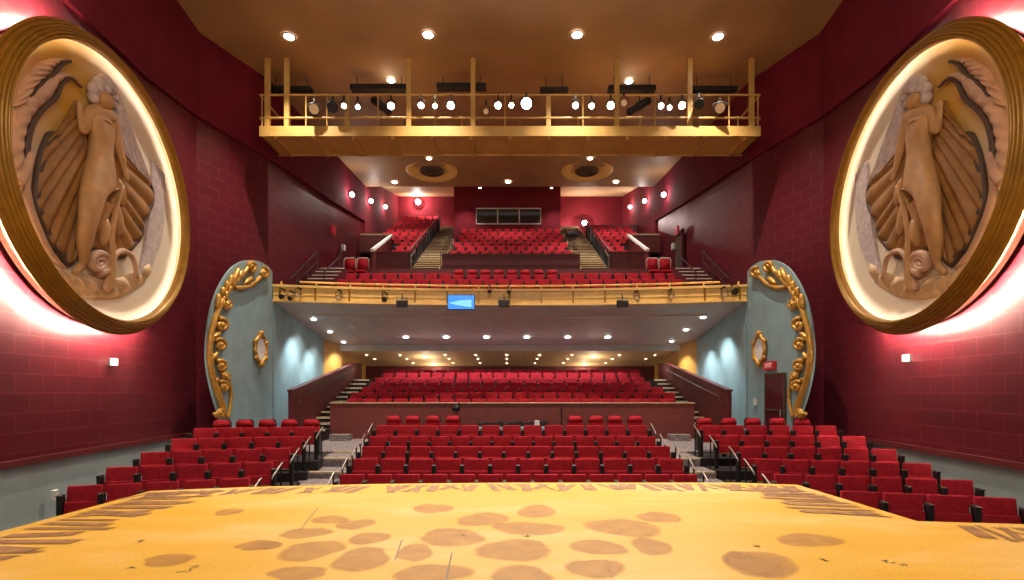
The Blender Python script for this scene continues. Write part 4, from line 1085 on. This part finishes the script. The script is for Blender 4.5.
# lamps on the balcony front
fl = [(281.5, 296.5, .12, 'black'), (290, 298.5, .11, 'black'), (297.5, 295, .12, 'amber'), (338.5, 297.5, .13, 'amber'), (384.5, 299.5, .13, 'black'), (489.5, 291.5, .09, 'black'), (509, 292, .09, 'black'), (637, 298, .13, 'amber'), (671.5, 296.5, .12, 'amber'), (725, 294.5, .14, 'amber'), (735, 291.5, .16, 'black')]
for j, (px, py, r, m_) in enumerate(fl):
    Y = FY(SX(px, 18.2)) - .38; p = W(px, py, Y)
    lamp_unit('balcony_lamp', p, (p.x * .4, 0, .5), r * .72, .26, m_, '%s lamp hanging on the gold balcony front, counted from the left' % ORD[j] + (', cream lens' if m_ == 'amber' else ', dark'), 'lamps on the balcony front', .24, .29)
for j, px in enumerate((402, 504, 622.5)):
    Y = FY(SX(px, 18.3)) - .22; x0, x1 = SX(px - 5.5, Y), SX(px + 5.5, Y)
    o = thing('flood_light', ['black floodlight box under the balcony front, left of the blue screen', 'black floodlight box under the balcony front, right of the blue screen', 'black floodlight box under the right part of the balcony front'][j], 'floodlight', (0, 0, 0), 0, 'black floodlights on the balcony front')
    z0, z1 = SZ(307, Y), SZ(300.5, Y)
    b = NB(); box(b, x0, x1, Y - .12, Y + .12, z0, z1, None, .02, 1); obj('housing', b, 'black', o)
    for k in range(3):
        b = NB(); xx = x0 + (x1 - x0) * (k + .5) / 3; lathe(b, [(0, 0), (.05, 0), (.05, .015), (0, .015)], 12, Matrix.Translation((xx, Y - .12, z1 - .07)) @ Matrix.Rotation(PI / 2, 4, 'X')); obj('lens', b, 'darkseat', o)
    b = NB(); tube(b, [((x0 + x1) / 2, Y, z1), ((x0 + x1) / 2, Y + .05, z1 + .25)], .02, 6); tube(b, [(x0, Y, z1 - .1), (x0, Y, z1 + .1), (x1, Y, z1 + .1), (x1, Y, z1 - .1)], .012, 6); obj('yoke', b, 'black', o)
# blue monitor
Y = 18.3; a, b_ = W(448, 309, Y), W(474.2, 295.3, Y)
o = thing('wall_monitor', 'blue monitor screen hanging on the middle of the gold balcony front', 'monitor')
b = NB(); box(b, a.x - .03, b_.x + .03, Y, Y + .08, a.z - .03, b_.z + .03, None, .01, 1); obj('casing', b, 'black', o)
b = NB(); box(b, a.x, b_.x, Y - .006, Y, a.z, b_.z); obj('screen', b, 'coolscreen', o)
b = NB(); sx_ = b_.x - a.x; sz_ = b_.z - a.z
prism(b, [(a.x + sx_ * u, Y - .010, a.z + sz_ * v) for u, v in ((.02, .45), (.45, .62), (.9, .68), (.9, .12), (.55, .22), (.3, .3))], (0, .003, 0)); obj('screen_picture', b, 'coolscreen2', o)
b = NB(); box(b, b_.x - .1, b_.x - .09, Y - .009, Y - .006, a.z, b_.z); obj('screen_edge', b, 'black', o)
# small black fixture on the parapet, black post and table behind the centre block
p = W(456, 409, 18.15)
o = thing('parapet_lamp', 'small black lamp clamped on the parapet left of centre', 'stage light', p)
b = NB(); tube(b, [(-.1, 0, 0), (.1, -.08, .05)], [.08, .11], 12); obj('housing', b, 'black', o, True)
b = NB(); tube(b, [(0, .2, -.05), (0, .03, 0)], .03, 6); tube(b, [(.0, 0, .05), (.12, 0, .22)], .03, 6); obj('bracket', b, 'black', o)
p = W(561.5, 423, 17.6); b = NB(); tube(b, [(p.x, p.y, CROSS), (p.x, p.y, SZ(407, 17.6))], .025, 8); lathe(b, [(0, 0), (.2, 0), (.18, .03), (0, .04)], 16, Matrix.Translation((p.x, p.y, CROSS)))
tag(obj('microphone_stand', b, 'black'), 'thin black upright stand before the parapet, right of the low desk', 'stand')
Y = 16.6; x0, x1 = SX(476, Y), SX(550, Y); zt2 = SZ(424, Y)
o = thing('sound_desk', 'low desk with pale blue top and black equipment behind the centre seats', 'desk', ((x0 + x1) / 2, Y, CROSS))
hw2 = (x1 - x0) / 2; h = zt2 - CROSS
b = NB(); box(b, -hw2, hw2, -.35, .35, h - .2, h - .1); obj('worktop', b, mat('pale blue laminate', (.35, .5, .55), .4), o)
b = NB(); box(b, -hw2, hw2, -.37, -.33, h - .5, h - .2); obj('front_panel', b, mat('blue grey laminate', (.3, .42, .46), .4), o)
for sx in (-1, 1):
    b = NB(); box(b, sx * hw2 - .04, sx * hw2 + .04, -.33, .33, 0, h - .2); obj('side_panel', b, 'black', o)
b = NB()
for k in range(14):
    x = -hw2 + .15 + k * (2 * hw2 - .3) / 13; box(b, x - .06, x + .06, .1, .3, h - .1, h + random.uniform(0, .1))
box(b, -hw2, hw2, .3, .34, h - .1, h + .02); obj('equipment_rack', b, 'black', o)
b = NB(); x = SX(537, Y); box(b, x - .08, x + .08, Y - .1, Y + .02, zt2 - .1, zt2 + .12, Matrix.Identity(4)); tag(obj('paper_sheet', b, 'white'), 'white paper sheet standing on the right part of the low desk', 'paper')
for s, sd in ((-1, 'left'), (1, 'right')):
    b = NB(); x = s * 6.0; box(b, x - .35, x + .35, 17.55, 17.95, CROSS, CROSS + .22, None, .01, 1); tag(obj('step_block', b, 'carpet'), 'small carpeted step block at the foot of the parapet beside the %s stairs' % sd, 'step')
# paper taped to the front right seats
p = W(924, 514.5, 8.25); b = NB(); box(b, p.x - .1, p.x + .1, p.y - .01, p.y + .01, p.z - .07, p.z + .06); box(b, p.x + .0, p.x + .13, p.y - .02, p.y - .012, p.z - .04, p.z + .06)
tag(obj('reserved_card', b, 'white'), 'white card on the front of the right front seats by the stage', 'card')

# ------------------------------------------------------------------ ceiling lights
def ceil_z(Y):
    for (y0, z0), (y1, z1) in zip(CZ, CZ[1:]):
        if y0 <= Y <= y1: return z0 + (z1 - z0) * (Y - y0) / (y1 - y0)
    return 12.5
def downlight(p, r, lensm, label, group, nrm=None):
    o = thing('downlight', label, 'ceiling light', p, 0, group)
    b = NB(); lathe(b, [(r * .75, -.012), (r, -.014), (r * 1.03, 0), (r * .75, .0)], 20, None, True); obj('trim_ring', b, 'trimring', o, True)
    b = NB(); lathe(b, [(0, -.01), (r * .74, -.01), (r * .74, 0), (0, 0)], 20); obj('lens', b, lensm, o)
    return o
def on_ceiling(px, py):
    Y = 12.0
    for _ in range(40): Y = (ceil_z(Y) - EYE) * F / (HY - py)
    return W(px, py, Y)
DL = [(289, 36, .2, 'first'), (428, 34, .2, 'second'), (577, 34, .2, 'third'), (718, 36, .2, 'fourth')]
HOUSE = 3000
for px, py, r, nme in DL:
    p = on_ceiling(px, py); p.z -= .02; downlight(p, r, 'hot', 'bright round downlight in the front ceiling row, %s from the left' % nme, 'front ceiling downlights')
    spot('house_beam', p - Vector((0, 0, .06)), (p.x, p.y - 1.0, 0), HOUSE, 92, (1, .87, .72), 1, .03)
for px, py, nme in ((391, 79, 'left'), (629, 80, 'right')):
    p = on_ceiling(px, py); p.z -= .05; downlight(p, .18, 'bluelamp', 'cool white downlight just above the %s half of the catwalk' % nme, 'downlights above the catwalk')
    spot('house_beam', p - Vector((0, 0, .06)), (p.x, p.y + .5, 0), 1500, 120, (1, .9, .8), .8, .03)
for px, py, nme in ((429, 157.5, 'left'), (590, 157.5, 'right')):
    p = on_ceiling(px, py); p.z -= .05; downlight(p, .17, 'bluelamp', 'downlight in front of the %s round ceiling rose, below the catwalk' % nme, 'downlights beside the roses')
    spot('house_beam', p - Vector((0, 0, .06)), (p.x, p.y + .5, 0), 1500, 120, (1, .9, .8), .8, .03)
for j, (px, py, r) in enumerate(((394.5, 181.5, .2), (508, 181, .2), (616, 181, .2), (480, 187, .11), (551.5, 187, .11))):
    p = on_ceiling(px, py) if py < 186 else W(px, py, 30.5); p.z -= .05
    downlight(p, r, 'lamp', 'small downlight in the rear ceiling above the upper balcony, %s' % ['at the far left', 'in the middle', 'at the far right', 'left of the middle one', 'right of the middle one'][j], 'rear ceiling downlights')
    if r > .15: spot('house_beam', p - Vector((0, 0, .06)), (p.x, p.y + 2, 6), 520, 125, (1, .85, .72), .8, .03)
for px, sd in ((432, 'left'), (587, 'right')):
    p = on_ceiling(px, 170); o = thing('ceiling_rose', 'round moulded ceiling rose with a vent, %s of the pair behind the catwalk' % sd, 'ceiling rose', p - Vector((0, 0, .02)))
    b = NB(); lathe(b, [(1.3, .05), (1.36, -.03), (1.25, -.10), (1.12, -.06), (.95, -.03), (.6, -.02), (.6, .05)], 48, None, True); obj('ring', b, 'fascia', o, True)
    b = NB(); lathe(b, [(.62, .03), (.62, -.09), (.5, -.13), (.5, -.04), (.38, -.04), (.38, -.13), (.26, -.13), (.26, -.04), (.14, -.04), (.14, -.13), (0, -.13)], 32); obj('vent', b, 'hem', o)
# wall lamps along the upper side walls and back walls
for j, (px, py) in enumerate(((352, 194.6), (371, 201), (385.4, 206.8), (663.7, 194.6), (644.7, 201), (630, 207))):
    s = -1 if px < CX else 1; k = abs(px - CX) / F; Y = 8.22 / k; p = W(px, py, Y)
    o = thing('wall_floodlight', 'bright small lamp high on the %s rear wall, %s from the stage' % ('left' if s < 0 else 'right', ORD[j % 3]), 'wall lamp', p, 0, 'wall lamps by the upper balcony')
    b = NB(); bmesh.ops.create_uvsphere(b, u_segments=12, v_segments=8, radius=.13); obj('globe', b, 'bluelamp', o, True)
    b = NB(); box(b, min(s * .05, s * .3), max(s * .05, s * .3), -.05, .05, -.05, .05); obj('bracket', b, 'black', o)
    point('wall_lamp_glow', p + Vector((-s * .25, -.1, -.05)), 45, (1, .86, .8), .02)
for px, py, Y, lab in ((418, 202, 36.7, 'bright lamp on the rear wall above the left upper seats'), (584.5, 223, 36.2, 'bright lamp low on the rear wall beside the right upper stairs')):
    p = W(px, py, Y); o = thing('rear_lamp', lab, 'wall lamp', p)
    b = NB(); bmesh.ops.create_uvsphere(b, u_segments=12, v_segments=8, radius=.2); obj('globe', b, 'bluelamp', o, True)
    b = NB(); tube(b, [(0, .1, 0), (0, .35, 0)], .05, 8); obj('bracket', b, 'black', o)
    point('rear_lamp_glow', p + Vector((0, -.3, 0)), 200, (1, .8, .72), .02)
for x in (-5.9, -5.0, 4.3, 5.4, 3.6, -2.9, 2.9):   # spots without fittings, added to wash the rear walls
    yy = 35.4 if abs(x) > 3.5 else 30.6; zz = 15.4 if abs(x) > 3.5 else 13.9
    spot('rear_wall_wash', (x, yy, zz), (x, yy + 1.5, zz - 4.2), 330, 80, (1, .8, .74), 1, .03)

# downlights under the balcony
def soff_pt(px, py):
    Y = 21.0
    for _ in range(60):
        y0 = FY(SX(px, Y)) + 1.28
        z = 4.42 + (3.62 - 4.42) * (Y - y0) / (23.5 - y0); Y = Y * .5 + .5 * (z - EYE) * F / (HY - py)
    p = W(px, py, Y); return p
for j, px in enumerate((406, 446, 486.5, 527, 567.7, 607.7)):
    p = soff_pt(px, 337); p.z -= .03; downlight(p, .16, 'bluelamp', 'cool white downlight in the balcony soffit, %s from the left of the middle row' % ORD[j], 'soffit downlights')
    spot('soffit_beam', p - Vector((0, 0, .06)), (p.x, p.y - .3, 0), 210, 120, (.95, .95, 1), .7, .03)
for j, (px, py) in enumerate(((313.8, 319), (330, 331.6), (343.7, 342), (703, 317.3), (686, 329.7), (671.7, 341.2))):
    p = soff_pt(px, py); p.z -= .03; sd = 'left' if px < CX else 'right'; s = -1 if px < CX else 1
    downlight(p, .13, 'bluelamp', 'small downlight in the soffit along the %s grey wall, %s from the stage' % (sd, ORD[j % 3]), 'soffit wall washers')
    spot('washer_beam', p - Vector((0, 0, .06)), (p.x, p.y, 0), 150, 110, (1, .93, .85), .9, .03)
for j, (px, py) in enumerate(((354, 325), (665, 323.5))):
    p = soff_pt(px, py); p.z -= .03; downlight(p, .22, 'amber', 'dim round amber downlight in the %s part of the soffit' % ('left', 'right')[j], 'amber soffit lights')
for s in (-1, 1):    # wash on the grey walls, next to the washers
    for yy, pw in ((19.3, 520), (20.9, 430)):
        x = s * 7.45; z = 4.6 - .23 * (yy - 18.2) - .1
        spot('wall_wash', (x, yy, z), (s * 8.42, yy, z - 2.5), pw, 70, (.9, .97, 1), 1, .03)
    spot('ochre_wash', (s * 7.6, 22.9, 3.5), (s * 8.15, 23.0, 1.8), 150, 80, (1, .82, .5), 1, .03)
small = [(366.5, 355.5, 24.5), (400, 355.5, 24.5), (445.4, 355.3, 24.5), (475.8, 355.2, 24.5), (506.7, 355, 24.5), (539.5, 355, 24.5), (571.7, 355, 24.5), (619.4, 354.5, 24.5), (655, 354, 24.5),
         (374.7, 359.5, 25.4), (407, 359.4, 25.4), (449, 359.4, 25.4), (478, 359.3, 25.4), (506.7, 359, 25.4), (537, 359, 25.4), (567.7, 359, 25.4), (612.4, 358.8, 25.4), (645.5, 358.5, 25.4),
         (413, 363.4, 26.4), (453, 363.4, 26.4), (480, 363.3, 26.4), (506.7, 363.2, 26.4), (535, 363.2, 26.4), (563.5, 363, 26.4), (605.7, 362.8, 26.4)]
def low_z(Y): return 3.35 - (3.35 - 2.78) * (Y - 23.5) / 3.8
cnt = {}
for px, py, Y in small:
    cnt[Y] = cnt.get(Y, 0) + 1
    p = Vector((SX(px, Y), Y, low_z(Y) - .012)); rn = {24.5: 'front', 25.4: 'middle', 26.4: 'back'}[Y]
    downlight(p, .07, 'lamp', 'tiny warm downlight in the %s row of the low cream ceiling, %s from the left' % (rn, ORD[cnt[Y] - 1]), 'tiny downlights in the cream ceiling')
    if Y == 24.5: spot('stalls_beam', p - Vector((0, 0, .03)), (p.x, 23.3, 2.2), 130, 50, (1, .8, .66), .8, .03)
for j, (px, Y) in enumerate(((425, 24.9), (434, 26.7), (593.8, 24.9), (584.8, 26.7))):
    p = Vector((SX(px, Y), Y, low_z(Y) - .012)); downlight(p, .15, 'lamp', ['larger round downlight at the front of the low cream ceiling, left half', 'larger round downlight at the back of the low cream ceiling, left half', 'larger round downlight at the front of the low cream ceiling, right half', 'larger round downlight at the back of the low cream ceiling, right half'][j], 'large cream ceiling downlights')
    point('cream_glow', p - Vector((0, 0, .45)), 34, (1, .84, .6), .02)

# unseen area light added above the stage to lift surfaces facing it
for x, y, z, pw, sz in ((0, 1.5, 9.5, 420, 8.0),):
    l = bpy.data.lights.new('stage_fill', 'AREA'); l.shape = 'RECTANGLE'; l.size = sz; l.size_y = .6; l.energy = pw; l.color = (1, .88, .74)
    o = bpy.data.objects.new('stage_fill', l); COL.objects.link(o); o.location = (x, y, z)
    o.rotation_euler = (Vector((0, 16, 0)) - Vector((x, y, z))).to_track_quat('-Z', 'Y').to_euler()

w = bpy.data.worlds.new('World'); scn.world = w; w.use_nodes = True
w.node_tree.nodes['Background'].inputs[0].default_value = (1, .86, .74, 1); w.node_tree.nodes['Background'].inputs[1].default_value = .40

# ------------------------------------------------------------------ camera
cam = bpy.data.cameras.new('camera'); co = bpy.data.objects.new('camera', cam); COL.objects.link(co)
co.location = (0, 0, EYE); co.rotation_euler = (PI / 2, 0, 0)
cam.sensor_width = 36; cam.lens = F / 1024 * 36; cam.shift_x = (512 - CX) / 1024; cam.shift_y = (HY - 290) / 1024
cam.clip_start = .05; cam.clip_end = 200
scn.camera = co
vs = scn.view_settings; vs.view_transform = 'Standard'; vs.look = 'None'; vs.gamma = 1; vs.use_curve_mapping = False; vs.exposure = 0.0
